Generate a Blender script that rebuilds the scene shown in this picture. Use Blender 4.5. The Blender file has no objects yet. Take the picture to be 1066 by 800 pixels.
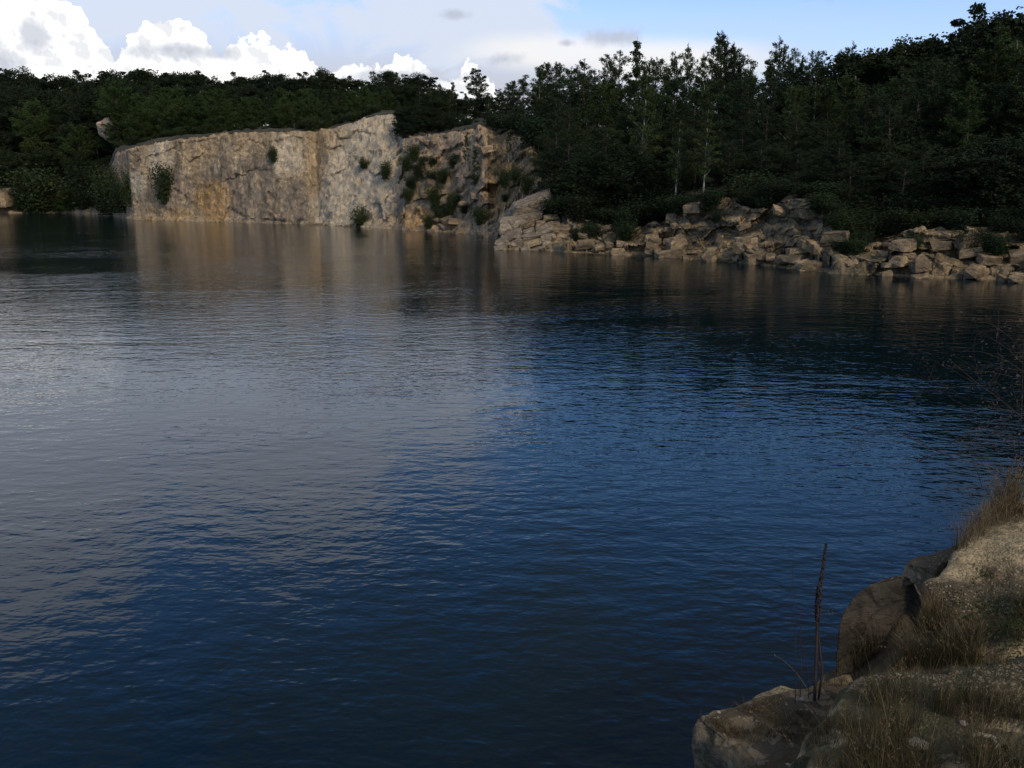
import bpy, bmesh, math, random
import numpy as np
from mathutils import Vector, Matrix, noise as mn
from mathutils.bvhtree import BVHTree
R = math.radians
random.seed(7); rng = np.random.default_rng(7)
scene = bpy.context.scene
col = scene.collection

# ------------------------------------------------------------------ camera
F, CX, CY, PITCH, H = 923.0, 533.0, 400.0, R(12.64), 5.5
SP, CP = math.sin(PITCH), math.cos(PITCH)
def ray(px, py):
    u = (px - CX) / F; v = (CY - py) / F
    return Vector((u, CP + v * SP, -SP + v * CP))
def az_of(px, py=230):
    d = ray(px, py); return math.atan2(d.x, d.y)
def el_of(px, py):
    d = ray(px, py); return math.atan2(d.z, math.hypot(d.x, d.y))
def at_z(px, py, z):
    d = ray(px, py); t = (z - H) / d.z
    return Vector((d.x * t, d.y * t, z))
cam_d = bpy.data.cameras.new('camera'); cam = bpy.data.objects.new('camera', cam_d); col.objects.link(cam)
cam_d.sensor_width = 36; cam_d.lens = F / 1066 * 36; cam_d.clip_end = 5000; cam_d.clip_start = 0.05
cam.location = (0, 0, H); cam.rotation_euler = (math.pi / 2 - PITCH, 0, 0)
scene.camera = cam

# ------------------------------------------------------------------ tags / objects
def tag(o, label=None, cat=None, group=None, kind=None):
    for k, v in (('label', label), ('category', cat), ('group', group), ('kind', kind)):
        if v: o[k] = v
    return o
def empty(name, loc=(0, 0, 0)):
    o = bpy.data.objects.new(name, None); o.location = loc; o.empty_display_size = .2
    col.objects.link(o); return o
def mesh_obj(name, verts, faces, mats, parent=None, smooth=False, midx=None):
    me = bpy.data.meshes.new(name)
    verts = np.asarray(verts, dtype=np.float32)
    faces = np.asarray(faces, dtype=np.int32) if not isinstance(faces, list) else faces
    if isinstance(faces, list):
        me.from_pydata([tuple(map(float, v)) for v in verts], [], faces)
    else:
        n, k = faces.shape
        me.vertices.add(len(verts)); me.vertices.foreach_set('co', verts.ravel())
        me.loops.add(n * k); me.loops.foreach_set('vertex_index', faces.ravel())
        me.polygons.add(n); me.polygons.foreach_set('loop_start', np.arange(0, n * k, k, dtype=np.int32))
        if midx is not None: me.polygons.foreach_set('material_index', np.asarray(midx, dtype=np.int32))
        me.update(calc_edges=True); me.validate()
    for m in (mats if isinstance(mats, (list, tuple)) else [mats]): me.materials.append(m)
    if smooth: me.shade_smooth()
    o = bpy.data.objects.new(name, me); col.objects.link(o)
    if parent: o.parent = parent
    return o
def grid_faces(nr, nc):
    i = np.arange(nr - 1)[:, None] * nc + np.arange(nc - 1)[None, :]
    i = i.ravel()
    return np.stack([i, i + 1, i + nc + 1, i + nc], 1)
def copy_tree(o, parent=None):
    c = o.copy(); col.objects.link(c)
    if parent: c.parent = parent
    for ch in list(o.children): copy_tree(ch, c)
    return c

class Geo:                                     # collects quads
    def __init__(s): s.v = []; s.f = []; s.n = 0; s.m = []
    def add(s, v, f, m=0):
        v = np.asarray(v, dtype=np.float32); f = np.asarray(f, dtype=np.int32)
        s.v.append(v); s.f.append(f + s.n); s.n += len(v); s.m.append(np.full(len(f), m, np.int32))
    def build(s, name, mats, parent=None, smooth=False):
        return mesh_obj(name, np.concatenate(s.v), np.concatenate(s.f), mats, parent, smooth, np.concatenate(s.m))
    def tube(s, pts, rad, n=6, m=0):
        pts = np.asarray(pts, float); k = len(pts)
        t = np.gradient(pts, axis=0); t /= np.linalg.norm(t, axis=1)[:, None] + 1e-9
        ref = np.array([0.31, 0.95, 0.05]) if abs(t[0][2]) > .6 else np.array([0, 0, 1.0])
        a = np.cross(t, ref); a /= np.linalg.norm(a, axis=1)[:, None] + 1e-9
        b = np.cross(t, a)
        an = np.linspace(0, 2 * math.pi, n, endpoint=False)
        rad = np.broadcast_to(np.asarray(rad, float), (k,))
        v = pts[:, None, :] + rad[:, None, None] * (np.cos(an)[None, :, None] * a[:, None, :] + np.sin(an)[None, :, None] * b[:, None, :])
        idx = np.arange(k * n).reshape(k, n)
        f = np.stack([idx[:-1], np.roll(idx[:-1], -1, 1), np.roll(idx[1:], -1, 1), idx[1:]], -1).reshape(-1, 4)
        s.add(v.reshape(-1, 3), f, m)
    def leaves(s, c, d, length, width, m=0):   # quads centred at c, long axis d
        c = np.asarray(c, float); n = len(c)
        if n == 0: return
        d = d / (np.linalg.norm(d, axis=1)[:, None] + 1e-9)
        w = np.cross(d, rng.normal(size=(n, 3))); w /= np.linalg.norm(w, axis=1)[:, None] + 1e-9
        l = np.broadcast_to(np.asarray(length, float), (n,))[:, None] * .5; wd = np.broadcast_to(np.asarray(width, float), (n,))[:, None] * .5
        v = np.stack([c - d * l, c + w * wd - d * l * .1, c + d * l, c - w * wd - d * l * .1], 1).reshape(-1, 3)
        s.add(v, np.arange(n * 4).reshape(n, 4), m)

# ------------------------------------------------------------------ node helper
class X:
    def __init__(s, nt, sock): s.nt = nt; s.s = sock
    def _m(s, op, *o, clamp=False):
        n = s.nt.nodes.new('ShaderNodeMath'); n.operation = op; n.use_clamp = clamp
        for i, q in enumerate((s,) + o):
            if isinstance(q, X): s.nt.links.new(q.s, n.inputs[i])
            else: n.inputs[i].default_value = q
        return X(s.nt, n.outputs[0])
    def __add__(s, o): return s._m('ADD', o)
    def __sub__(s, o): return s._m('SUBTRACT', o)
    def __mul__(s, o): return s._m('MULTIPLY', o)
    def __truediv__(s, o): return s._m('DIVIDE', o)
    def max(s, o): return s._m('MAXIMUM', o)
    def min(s, o): return s._m('MINIMUM', o)
    def step(s, a, b, lo=0., hi=1.):
        n = s.nt.nodes.new('ShaderNodeMapRange'); n.interpolation_type = 'SMOOTHSTEP'
        s.nt.links.new(s.s, n.inputs[0])
        for i, q in enumerate((a, b, lo, hi)): n.inputs[i + 1].default_value = q
        return X(s.nt, n.outputs[0])
def N(nt, typ, **kw):
    n = nt.nodes.new(typ)
    for k, v in kw.items():
        if k in n.inputs:
            if isinstance(v, X): nt.links.new(v.s, n.inputs[k])
            elif isinstance(v, bpy.types.NodeSocket): nt.links.new(v, n.inputs[k])
            else: n.inputs[k].default_value = v
        else: setattr(n, k, v)
    return n
def mixc(nt, fac, a, b):
    n = nt.nodes.new('ShaderNodeMix'); n.data_type = 'RGBA'
    for i, q in ((0, fac), (6, a), (7, b)):
        if isinstance(q, X): nt.links.new(q.s, n.inputs[i])
        elif isinstance(q, bpy.types.NodeSocket): nt.links.new(q, n.inputs[i])
        else: n.inputs[i].default_value = q if i == 0 else (*q, 1)
    return n.outputs[2]
def new_mat(name):
    m = bpy.data.materials.new(name); m.use_nodes = True
    nt = m.node_tree; b = nt.nodes['Principled BSDF']; return m, nt, b
def pos(nt): return N(nt, 'ShaderNodeNewGeometry').outputs['Position']
def mapped(nt, sc, rot=(0, 0, 0), loc=(0, 0, 0), src=None):
    mp = nt.nodes.new('ShaderNodeMapping'); mp.inputs['Scale'].default_value = sc if not isinstance(sc, (int, float)) else (sc,) * 3
    mp.inputs['Rotation'].default_value = rot; mp.inputs['Location'].default_value = loc
    nt.links.new(src if src else pos(nt), mp.inputs[0]); return mp.outputs[0]
def noise(nt, vec, scale=1., detail=4., rough=.55, dist=0., dim='3D'):
    n = N(nt, 'ShaderNodeTexNoise', noise_dimensions=dim, Scale=scale, Detail=detail, Roughness=rough, Distortion=dist)
    nt.links.new(vec, n.inputs['Vector']); return X(nt, n.outputs[0])
def voro(nt, vec, scale=1., feature='F1', detail=0., rough=.5, rand=1., out='Distance', dim='3D'):
    n = nt.nodes.new('ShaderNodeTexVoronoi'); n.voronoi_dimensions = dim; n.feature = feature
    n.inputs['Scale'].default_value = scale; n.inputs['Randomness'].default_value = rand
    if 'Detail' in n.inputs: n.inputs['Detail'].default_value = detail; n.inputs['Roughness'].default_value = rough
    nt.links.new(vec, n.inputs['Vector']); return X(nt, n.outputs[out])
def bump(nt, h, strength, dist, prev=None):
    n = N(nt, 'ShaderNodeBump', Strength=strength, Distance=dist); nt.links.new(h.s, n.inputs['Height'])
    if prev: nt.links.new(prev, n.inputs['Normal'])
    return n.outputs[0]

# ------------------------------------------------------------------ world
SUN_EL, SUN_AZ = R(36), R(149)          # azimuth clockwise from the view direction (+Y)
EXPOSURE = 0.7
SKY_STRENGTH = 0.13
world = bpy.data.worlds.new('World'); scene.world = world; world.use_nodes = True
def build_world():
    nt = world.node_tree; nt.nodes.clear()
    out = nt.nodes.new('ShaderNodeOutputWorld'); bg = nt.nodes.new('ShaderNodeBackground')
    bg.inputs['Strength'].default_value = SKY_STRENGTH; nt.links.new(bg.outputs[0], out.inputs[0])
    sky = nt.nodes.new('ShaderNodeTexSky'); sky.sky_type = 'NISHITA'; sky.sun_disc = False
    sky.sun_elevation = SUN_EL; sky.sun_rotation = SUN_AZ; sky.air_density = 1.0; sky.dust_density = .6; sky.ozone_density = 4.0
    tc = nt.nodes.new('ShaderNodeTexCoord'); D = tc.outputs['Generated']
    sep = nt.nodes.new('ShaderNodeSeparateXYZ'); nt.links.new(D, sep.inputs[0])
    x, y, z = (X(nt, sep.outputs[i]) for i in range(3))
    az = x._m('ARCTAN2', y) * 57.29578
    el = z._m('ARCSINE') * 57.29578
    def comb(a, b, c=0.):
        n = nt.nodes.new('ShaderNodeCombineXYZ')
        for i, q in enumerate((a, b, c)):
            if isinstance(q, X): nt.links.new(q.s, n.inputs[i])
            else: n.inputs[i].default_value = q
        return n.outputs[0]
    P = comb(az, el)
    def field(blobs):
        f = None
        for (bx, by, rx, ry) in blobs:
            q = nt.nodes.new('ShaderNodeVectorMath'); q.operation = 'MULTIPLY_ADD'; nt.links.new(P, q.inputs[0])
            q.inputs[1].default_value = (1 / rx, 1 / ry, 0); q.inputs[2].default_value = (-bx / rx, -by / ry, 0)
            l = nt.nodes.new('ShaderNodeVectorMath'); l.operation = 'LENGTH'; nt.links.new(q.outputs[0], l.inputs[0])
            g = X(nt, l.outputs['Value'])
            f = g if f is None else f.min(g)
        return f * -1. + 1.
    def pix(l): 
        o = []
        for (px, py, rx, ry) in l: o.append((math.degrees(az_of(px, py)), math.degrees(el_of(px, py)), rx * .062, ry * .062))
        return o
    # thin high cloud veil, streaked sideways
    pv = mapped(nt, (.035, .16, 1), rot=(0, 0, R(7)), src=P)
    veil = noise(nt, pv, 1., 5, .6, .5, dim='2D').step(.26, .54)
    lowv = el.step(5.5, 13., 1., .0) * (az + el * 1.6).step(8., 48., 1., .45)
    veil = veil * lowv * .52 + lowv * .46
    hs = N(nt, 'ShaderNodeHueSaturation', Hue=.505, Saturation=1.18, Value=.86); nt.links.new(sky.outputs[0], hs.inputs['Color'])
    hl = N(nt, 'ShaderNodeHueSaturation', Hue=.516, Saturation=1.05, Value=.95); nt.links.new(sky.outputs[0], hl.inputs['Color'])
    skyc = mixc(nt, el.step(9., 15.), hl.outputs[0], hs.outputs[0])
    c = mixc(nt, veil, skyc, VEIL)
    # broad grey-white bank higher up on the left and thin grey further up (seen in the water)
    pb = mapped(nt, (.15, .24, 1), src=P)
    nb = noise(nt, pb, 1., 6, .62, .5, dim='2D')
    f1 = field([(-21, 14, 18, 7.5), (-3.5, 10.6, 9, 4.2), (-8.5, 14.5, 8.5, 5.2), (-34, 17, 16, 9), (-15, 19, 8, 4)])
    m1 = (f1 + (nb - .5) * 1.7).step(-.02, .30)
    c = mixc(nt, m1 * .92, c, BANK)
    f2 = field([(10, 33, 55, 9), (31, 15, 7, 6), (21, 11.9, 13, 2.0)])  # last blob is an invented cloud, darkening the water's reflection on the right
    m2 = (f2 + (nb - .5) * 1.8).step(.0, .7) * .75
    c = mixc(nt, m2, c, SLATE)
    # invented broken cloud overhead, out of view, to soften and warm the light
    nh = noise(nt, mapped(nt, 2.2, src=D), 1., 3, .6)
    m3 = nh.step(.40, .52) * el.step(38., 50.)
    c = mixc(nt, m3 * .95, c, OVER)
    # pale bright patch low in the middle distance
    f4 = field(pix([(590, 56, 120, 24), (680, 66, 150, 26)]))
    m4 = (f4 + (nb - .5) * .6).step(-.1, .7) * .8
    c = mixc(nt, m4, c, PALE)
    # cumulus
    tops = [(-400, 40), (-150, -10), (-60, -30), (0, -20), (60, -14), (90, 4), (106, 26), (122, 50), (128, 56), (134, 32), (145, 15), (160, 10), (180, 9), (200, 12), (215, 22), (224, 42), (228, 54), (238, 48), (245, 36),
            (262, 30), (285, 32), (298, 44), (310, 44), (325, 52), (338, 66), (350, 61), (370, 60), (385, 57), (400, 55), (420, 53), (440, 54), (446, 66), (455, 73), (475, 73), (482, 60), (495, 57), (505, 68), (515, 82), (560, 125), (1066, 150)]
    A0, A1, E0, E1 = -45., 30., -2., 14.
    fcv = nt.nodes.new('ShaderNodeFloatCurve'); cu = fcv.mapping.curves[0]
    pts = [((math.degrees(az_of(px, 60)) - A0) / (A1 - A0), (math.degrees(el_of(px, py)) - E0) / (E1 - E0)) for px, py in tops]
    while len(cu.points) < len(pts): cu.points.new(.5, .5)
    for q, (u, v) in zip(cu.points, pts): q.location = (min(max(u, 0), 1), min(max(v, 0), 1)); q.handle_type = 'AUTO_CLAMPED'
    fcv.mapping.update()
    # uneven, lobed margin: the cloud tops are looked up at a wandering azimuth
    nz = noise(nt, P, .5, 5, .6, dim='2D')
    pc = mapped(nt, .5, src=P)
    v1 = voro(nt, pc, 1., 'F1', 3., .6, dim='2D')
    aw = az + (nz - .5) * 1.7
    nt.links.new(((aw - A0) / (A1 - A0)).s, fcv.inputs['Value'])
    top = X(nt, fcv.outputs[0]) * (E1 - E0) + E0
    pc2 = mapped(nt, .5, loc=(-.13, -.15, 0), src=P)
    v2 = voro(nt, pc2, 1., 'F1', 3., .6, dim='2D')
    dep = top - el + (v1 * -1. + .42) * .95 + (nz - .5) * .8
    cm = dep.step(.0, .17) * el.step(-1., .0)
    rel = (v2 - v1) * 2.4
    greyf = field(pix([(185, 54, 72, 13), (0, 66, 30, 22), (36, 38, 20, 24), (420, 80, 120, 11), (225, 56, 30, 10)]))
    gm = (greyf + (nz - .5) * 1.3 + rel * .2).step(-.05, .85)
    shade = (rel * .55 + (nz - .5) * 1.0 + .22 - dep * .03).step(-.3, .45)
    cc = mixc(nt, shade, CUM_LO, CUM_HI)
    cc = mixc(nt, gm * .8, cc, CUM_GREY)
    c = mixc(nt, cm, c, cc)
    # small torn grey clouds
    sb = pix([(473, 15, 26, 7), (527, 62, 26, 10), (590, 45, 13, 6), (640, 40, 40, 12)])
    fs = field(sb)
    sm = (fs + (nz - .5) * 1.3 + (v1 * -1. + .5) * .3).step(.0, .8) * .75
    c = mixc(nt, sm, c, CUM_GREY)
    nt.links.new(c, bg.inputs[0])
S = 1 / (SKY_STRENGTH * 2 ** EXPOSURE)
def sc(c, k): return tuple(q * k * S for q in c)
VEIL = sc((.74, .76, .87), .80)
BANK = sc((.80, .88, 1.03), .88)
SLATE = sc((.52, .66, .76), .30)
OVER = sc((1.0, .90, .73), .40)
PALE = sc((1.0, .97, .94), 1.0)
CUM_HI = sc((1, .985, .96), 1.5)
CUM_LO = sc((.92, .93, .96), .95)
CUM_GREY = sc((.58, .63, .74), .85)
build_world()
world.cycles.sampling_method = 'MANUAL'; world.cycles.sample_map_resolution = 512

sun_d = bpy.data.lights.new('sun', 'SUN'); sun = bpy.data.objects.new('sun', sun_d); col.objects.link(sun)
sun_d.energy = 1.2; sun_d.angle = R(12); sun_d.color = (1, .85, .64)
sd = Vector((math.sin(SUN_AZ) * math.cos(SUN_EL), math.cos(SUN_AZ) * math.cos(SUN_EL), math.sin(SUN_EL)))
sun.rotation_euler = (-sd).to_track_quat('-Z', 'Y').to_euler()
scene.view_settings.view_transform = 'Standard'; scene.view_settings.look = 'None'
scene.view_settings.exposure = EXPOSURE; scene.view_settings.gamma = 1; scene.view_settings.use_curve_mapping = False
scene.render.engine = 'CYCLES'
scene.cycles.use_denoising = True
scene.cycles.max_bounces = 6; scene.cycles.diffuse_bounces = 3; scene.cycles.glossy_bounces = 2; scene.cycles.transmission_bounces = 2

# ------------------------------------------------------------------ materials
def stain_mask(nt, centers, warp, ys=.12):
    """soft-edged patches of differently coloured stone, at places in the wall"""
    f = None
    for (c, r, zs) in centers:
        s = nt.nodes.new('ShaderNodeVectorMath'); s.operation = 'SUBTRACT'
        nt.links.new(pos(nt), s.inputs[0]); s.inputs[1].default_value = c
        q = nt.nodes.new('ShaderNodeVectorMath'); q.operation = 'MULTIPLY'; nt.links.new(s.outputs[0], q.inputs[0])
        q.inputs[1].default_value = (.8 / r, ys / r, .8 / (r * zs))
        l = nt.nodes.new('ShaderNodeVectorMath'); l.operation = 'LENGTH'; nt.links.new(q.outputs[0], l.inputs[0])
        g = X(nt, l.outputs['Value']) * -1. + 1.
        f = g if f is None else f.max(g)
    return (f + (warp - .5) * 1.3).step(-.02, .42)

def rock_material(name, base, dark, stains=(), scale=1., crack=.5, streak=.55, moss=None, joint=(.5, .5, .8), jd=.75, vary=0.):
    m, nt, b = new_mat(name)
    n1 = noise(nt, mapped(nt, .35 * scale), 1., 8, .62)
    n2 = noise(nt, mapped(nt, (1.6 * scale, 1.6 * scale, 2.6 * scale), rot=(.2, .35, 0)), 1., 7, .65, .4)
    n3 = noise(nt, mapped(nt, 5 * scale), 1., 5, .75)
    c = mixc(nt, n1.step(.35, .65), base, dark)
    c = mixc(nt, n2.step(.5, .68) * .6, c, tuple(q * .5 for q in dark))
    c = mixc(nt, n2.step(.47, .33) * .55, c, tuple(min(q * 1.4, .6) for q in base))
    if streak:
        st = noise(nt, mapped(nt, (.9 * scale, .9 * scale, .07 * scale)), 1., 5, .6, .3)
        c = mixc(nt, st.step(.52, .72) * streak, c, (dark[0] * .5, dark[1] * .5, dark[2] * .52))
    if vary:
        oi = nt.nodes.new('ShaderNodeObjectInfo'); c = mixc(nt, X(nt, oi.outputs['Random']) * vary, c, tuple(q * .6 for q in dark))
    for (color, cs, amt) in stains:
        c = mixc(nt, stain_mask(nt, cs, n2) * amt, c, color)
    c = mixc(nt, n3.step(.52, .66) * .45, c, tuple(q * .5 for q in dark))
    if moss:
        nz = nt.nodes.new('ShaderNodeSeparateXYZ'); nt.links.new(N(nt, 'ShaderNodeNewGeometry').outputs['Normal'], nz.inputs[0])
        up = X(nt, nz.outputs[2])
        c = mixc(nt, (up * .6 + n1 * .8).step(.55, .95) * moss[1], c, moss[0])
    wv = nt.nodes.new('ShaderNodeVectorMath'); wv.operation = 'ADD'
    nt.links.new(mapped(nt, tuple(q * scale for q in joint), rot=(.15, .3, .2)), wv.inputs[0])
    nn = N(nt, 'ShaderNodeTexNoise', Scale=.8 * scale, Detail=4.); nt.links.new(pos(nt), nn.inputs['Vector'])
    nt.links.new(nn.outputs['Color'], wv.inputs[1])
    cr = voro(nt, wv.outputs[0], 1.3, 'DISTANCE_TO_EDGE')
    t1 = voro(nt, wv.outputs[0], 1.3, 'F1', out='Color'); t2 = voro(nt, wv.outputs[0], 3.7, 'F1', out='Color')
    tv = []
    for q in (t1, t2):
        sx = nt.nodes.new('ShaderNodeSeparateXYZ'); nt.links.new(q.s, sx.inputs[0]); tv.append(X(nt, sx.outputs[0]))
    tone = tv[0] * .55 + tv[1] * .45
    c = mixc(nt, tone.step(.5, .9) * .5, c, tuple(q * .5 for q in dark)); c = mixc(nt, tone.step(.5, .1) * .5, c, tuple(min(q * 1.35, .6) for q in base))
    cr2 = voro(nt, wv.outputs[0], 3.7, 'DISTANCE_TO_EDGE')
    crk = cr.step(.0, .06) * .65 + cr2.step(.0, .08) * .35
    c = mixc(nt, (crk * -1. + 1.) * jd, c, tuple(q * .28 for q in dark))
    nt.links.new(c, b.inputs['Base Color']); b.inputs['Roughness'].default_value = .9; b.inputs['Specular IOR Level'].default_value = .25
    nb = bump(nt, crk, crack, .12 / scale)
    nb = bump(nt, n2, .9, .2 / scale, nb); nb = bump(nt, n3, .7, .06 / scale, nb)
    nt.links.new(nb, b.inputs['Normal'])
    return m

def leaf_material(name, c1, c2, rough=.6, trans=.18):
    m, nt, b = new_mat(name)
    oi = nt.nodes.new('ShaderNodeObjectInfo')
    r = X(nt, oi.outputs['Random'])
    n = noise(nt, mapped(nt, .6), 1., 3, .6)
    c = mixc(nt, (r * .7 + (n - .5) * 1.2 + .1).step(0, 1), c1, c2)
    nt.links.new(c, b.inputs['Base Color']); b.inputs['Roughness'].default_value = rough; b.inputs['Specular IOR Level'].default_value = .2
    tr = nt.nodes.new('ShaderNodeBsdfTranslucent'); nt.links.new(c, tr.inputs[0])
    mx = nt.nodes.new('ShaderNodeMixShader'); mx.inputs[0].default_value = trans
    nt.links.new(b.outputs[0], mx.inputs[1]); nt.links.new(tr.outputs[0], mx.inputs[2])
    nt.links.new(mx.outputs[0], nt.nodes['Material Output'].inputs[0])
    return m
def bark_material(name, c1, c2, sc3=(6, 6, 2), lo=.4, hi=.65):
    m, nt, b = new_mat(name)
    n = noise(nt, mapped(nt, sc3), 1., 5, .65)
    nt.links.new(mixc(nt, n.step(lo, hi), c1, c2), b.inputs['Base Color']); b.inputs['Roughness'].default_value = .9
    nt.links.new(bump(nt, n, .6, .03), b.inputs['Normal']); return m
M_PINE = leaf_material('pine_needles', (.016, .030, .011), (.030, .046, .015), .8)
M_YPINE = leaf_material('young_pine_needles', (.028, .050, .013), (.046, .070, .017), .8)
M_DECID = leaf_material('dark_leaves', (.010, .019, .006), (.019, .030, .008), .8, .1)
M_BIRCH = leaf_material('birch_leaves', (.030, .050, .014), (.050, .070, .020), trans=.3)
M_SHRUB = leaf_material('shrub_leaves', (.024, .040, .011), (.042, .056, .017), trans=.2)
M_BARK = bark_material('pine_bark', (.05, .035, .028), (.11, .07, .05))
M_DBARK = bark_material('dark_bark', (.03, .027, .024), (.07, .06, .05))
M_WBARK = bark_material('birch_bark', (.27, .25, .22), (.06, .055, .05), (2, 2, 5), .56, .68)

def pxyz(px, py, r):
    d = ray(px, py); h = math.hypot(d.x, d.y)
    return (d.x / h * r, d.y / h * r, H + d.z / h * r)
# ------------------------------------------------------------------ far terrain: polar sheet about the viewpoint, profile stations along the shore
def r_shore_of(px, py): return H / -math.tan(el_of(px, py))
ST = []   # (azimuth, r, [(d, z)...] 9 control points)
def station(px, sy, toe, mid, top, beh, hill, far=None):
    az = az_of(px, sy); r = r_shore_of(px, sy)
    pts = [(-4, -3.0), (-.4, -.35)]
    for (d, y) in (toe, mid, top, beh, hill):
        pts.append((d, H + math.tan(el_of(px, y)) * (r + d)))
    zf = pts[-1][1] + 3 if far is None else far
    pts += [(150, zf + 2), (700, zf + 6)]
    ST.append((az, r, pts))
def station_az(a, r, top=4):
    ST.append((R(a), r, [(-4, -3), (-.4, -.35), (1, .8), (3, top * .6), (6, top), (10, top + .6), (40, top + 6), (150, top + 9), (700, top + 12)]))
station_az(-110, 90); station_az(-75, 120); station_az(-52, 165, 5)
station(-150, 221, (1, 219.5), (3, 216), (9, 203), (16, 190), (60, 152))
station(0, 222, (1, 220.5), (3, 217), (9, 203), (16, 188), (60, 152))
station(60, 222, (1, 220.5), (3, 217), (9, 203), (16, 188), (60, 152))
station(110, 224, (1, 222), (3, 216), (9, 196), (16, 180), (60, 152))
station(121, 226, (1.5, 222), (2.5, 200), (5, 178), (8, 168), (50, 165))
station(127, 227, (1.5, 222), (2.4, 190), (4, 163), (8, 157), (50, 154))
station(140, 229, (2.5, 222), (3.2, 186), (4.5, 157), (9, 152), (50, 149))
station(200, 231, (2, 224), (3.2, 182), (5, 146), (9, 141), (50, 138))
station(250, 232, (1, 230), (2.6, 180), (4.4, 140), (9, 137), (50, 134))
station(290, 233, (1, 230), (2.8, 180), (5, 138), (10, 135), (50, 132))
station(322, 234, (1.2, 230), (5.0, 182), (8, 139), (13, 136), (50, 133))
station(332, 234, (1.5, 230), (6.0, 182), (9.5, 138), (14, 135), (50, 132))
station(345, 235, (2, 229), (6.0, 182), (10, 137), (15, 133), (50, 130))
station(365, 236, (3, 226), (7.5, 180), (13, 132), (18, 128), (50, 125))
station(395, 238, (3, 227), (8, 180), (16, 122), (21, 119), (50, 116))
station(414, 239, (3, 227), (8, 182), (17, 121), (22, 117), (50, 114))
station(422, 240, (3, 226), (7, 190), (13, 146), (19, 141), (50, 135))
station(470, 242, (3, 228), (6, 190), (11, 140), (16, 136), (50, 130))
station(494, 245, (3, 230), (6, 192), (12, 136), (17, 131), (50, 125))
station(502, 247, (3, 230), (7, 192), (13, 134), (18, 129), (50, 123))
station(516, 249, (2, 240), (8, 200), (15, 140), (21, 134), (50, 132))
station(534, 254, (2, 244), (10, 202), (20, 140), (26, 135), (50, 133))
station(552, 259, (2, 246), (9, 206), (22, 148), (28, 143), (50, 141))
station(566, 261, (2, 246), (7, 212), (20, 172), (26, 160), (50, 150))
station(590, 263, (1.5, 254), (3.5, 240), (6, 226), (14, 206), (50, 165))
station(615, 264, (1.5, 255), (3.5, 243), (6, 232), (14, 214), (50, 165))
station(660, 266, (1.5, 257), (3.5, 246), (6, 236), (12, 222), (50, 165))
station(692, 268, (1.5, 256), (3.2, 242), (5.5, 229), (12, 216), (50, 165))
station(712, 270, (1.5, 256), (3.0, 236), (5.2, 214), (10, 207), (50, 172))
station(745, 273, (1.5, 258), (3.0, 235), (5, 212), (10, 204), (50, 172))
station(790, 277, (1.5, 262), (3.0, 240), (5, 218), (10, 208), (50, 172))
station(822, 280, (1.2, 264), (2.5, 232), (4.5, 207), (9, 194), (50, 172))
station(862, 284, (1.2, 266), (2.3, 236), (4.2, 212), (9, 200), (50, 172))
station(876, 286, (1.5, 272), (3, 260), (5, 248), (10, 232), (50, 172))
station(905, 287, (1.5, 274), (3, 261), (5, 250), (10, 232), (50, 172))
station(935, 289, (1.2, 274), (2.6, 258), (4.5, 243), (9, 234), (50, 172))
station(1000, 291, (1.2, 276), (2.6, 257), (4.5, 240), (9, 233), (50, 172))
station(1066, 294, (1.2, 278), (2.6, 258), (4.5, 241), (9, 233), (50, 172))
station(1200, 302, (1.2, 284), (2.6, 262), (4.5, 243), (9, 233), (50, 172))
station_az(46, 38, 5); station_az(60, 32, 6)
ST_AZ = np.array([s[0] for s in ST]); ST_R = np.array([s[1] for s in ST]); ST_P = np.array([s[2] for s in ST])
def prof(az):
    r = np.interp(az, ST_AZ, ST_R)
    P = np.stack([np.stack([np.interp(az, ST_AZ, ST_P[:, k, j]) for j in (0, 1)], -1) for k in range(9)], 0)
    return r, P           # P: 9 x ... x 2
def ground_far(az, d):
    r, P = prof(az)
    return float(np.interp(d, P[:, 0], P[:, 1])), float(r)
def frac(p, sc, o=5, h=.9): return mn.fractal(Vector(p) * sc, h, 2.0, o)
Rx = Matrix.Rotation(.45, 3, 'Y') @ Matrix.Rotation(.2, 3, 'X')
def blocky(p, sc, stretch=(1, 1, 1.8)):
    """broken rock: each Voronoi block has its own offset and its own tilted face"""
    q = Rx @ Vector((p[0] * sc * stretch[0], p[1] * sc * stretch[1], p[2] * sc * stretch[2]))
    q = q + mn.noise_vector(q * .7) * .14
    d, pts = mn.voronoi(q)
    c0 = pts[0]; c = mn.cell(c0 * 7.31)
    tl = (q - c0).dot(Vector((mn.cell(c0 * 3.17 + Vector((9, 0, 0))) - .5, mn.cell(c0 * 5.3 + Vector((0, 7, 0))) - .5, mn.cell(c0 * 4.1 + Vector((0, 0, 5))) - .3))) * 1.6
    e = min((d[1] - d[0]) * 6., 1.0)
    return c + tl, e
A_R = az_of(508)
def strata(p, a):
    '''stepped bedding of the right bank: tilted layers standing out by different amounts'''
    if a < A_R: return 0.
    w = p[2] * 1.25 + p[0] * .32 + p[1] * .1 + .5 * mn.noise(Vector(p) * .3)
    i = math.floor(w); t = w - i
    n0 = mn.cell(Vector((i * 1.7 + .3, math.floor(p[0] * .22 + i * .37) * 1.3, 2.2))); 
    return .36 * (n0 - .45) - .12 * math.exp(-t * 14)
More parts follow.
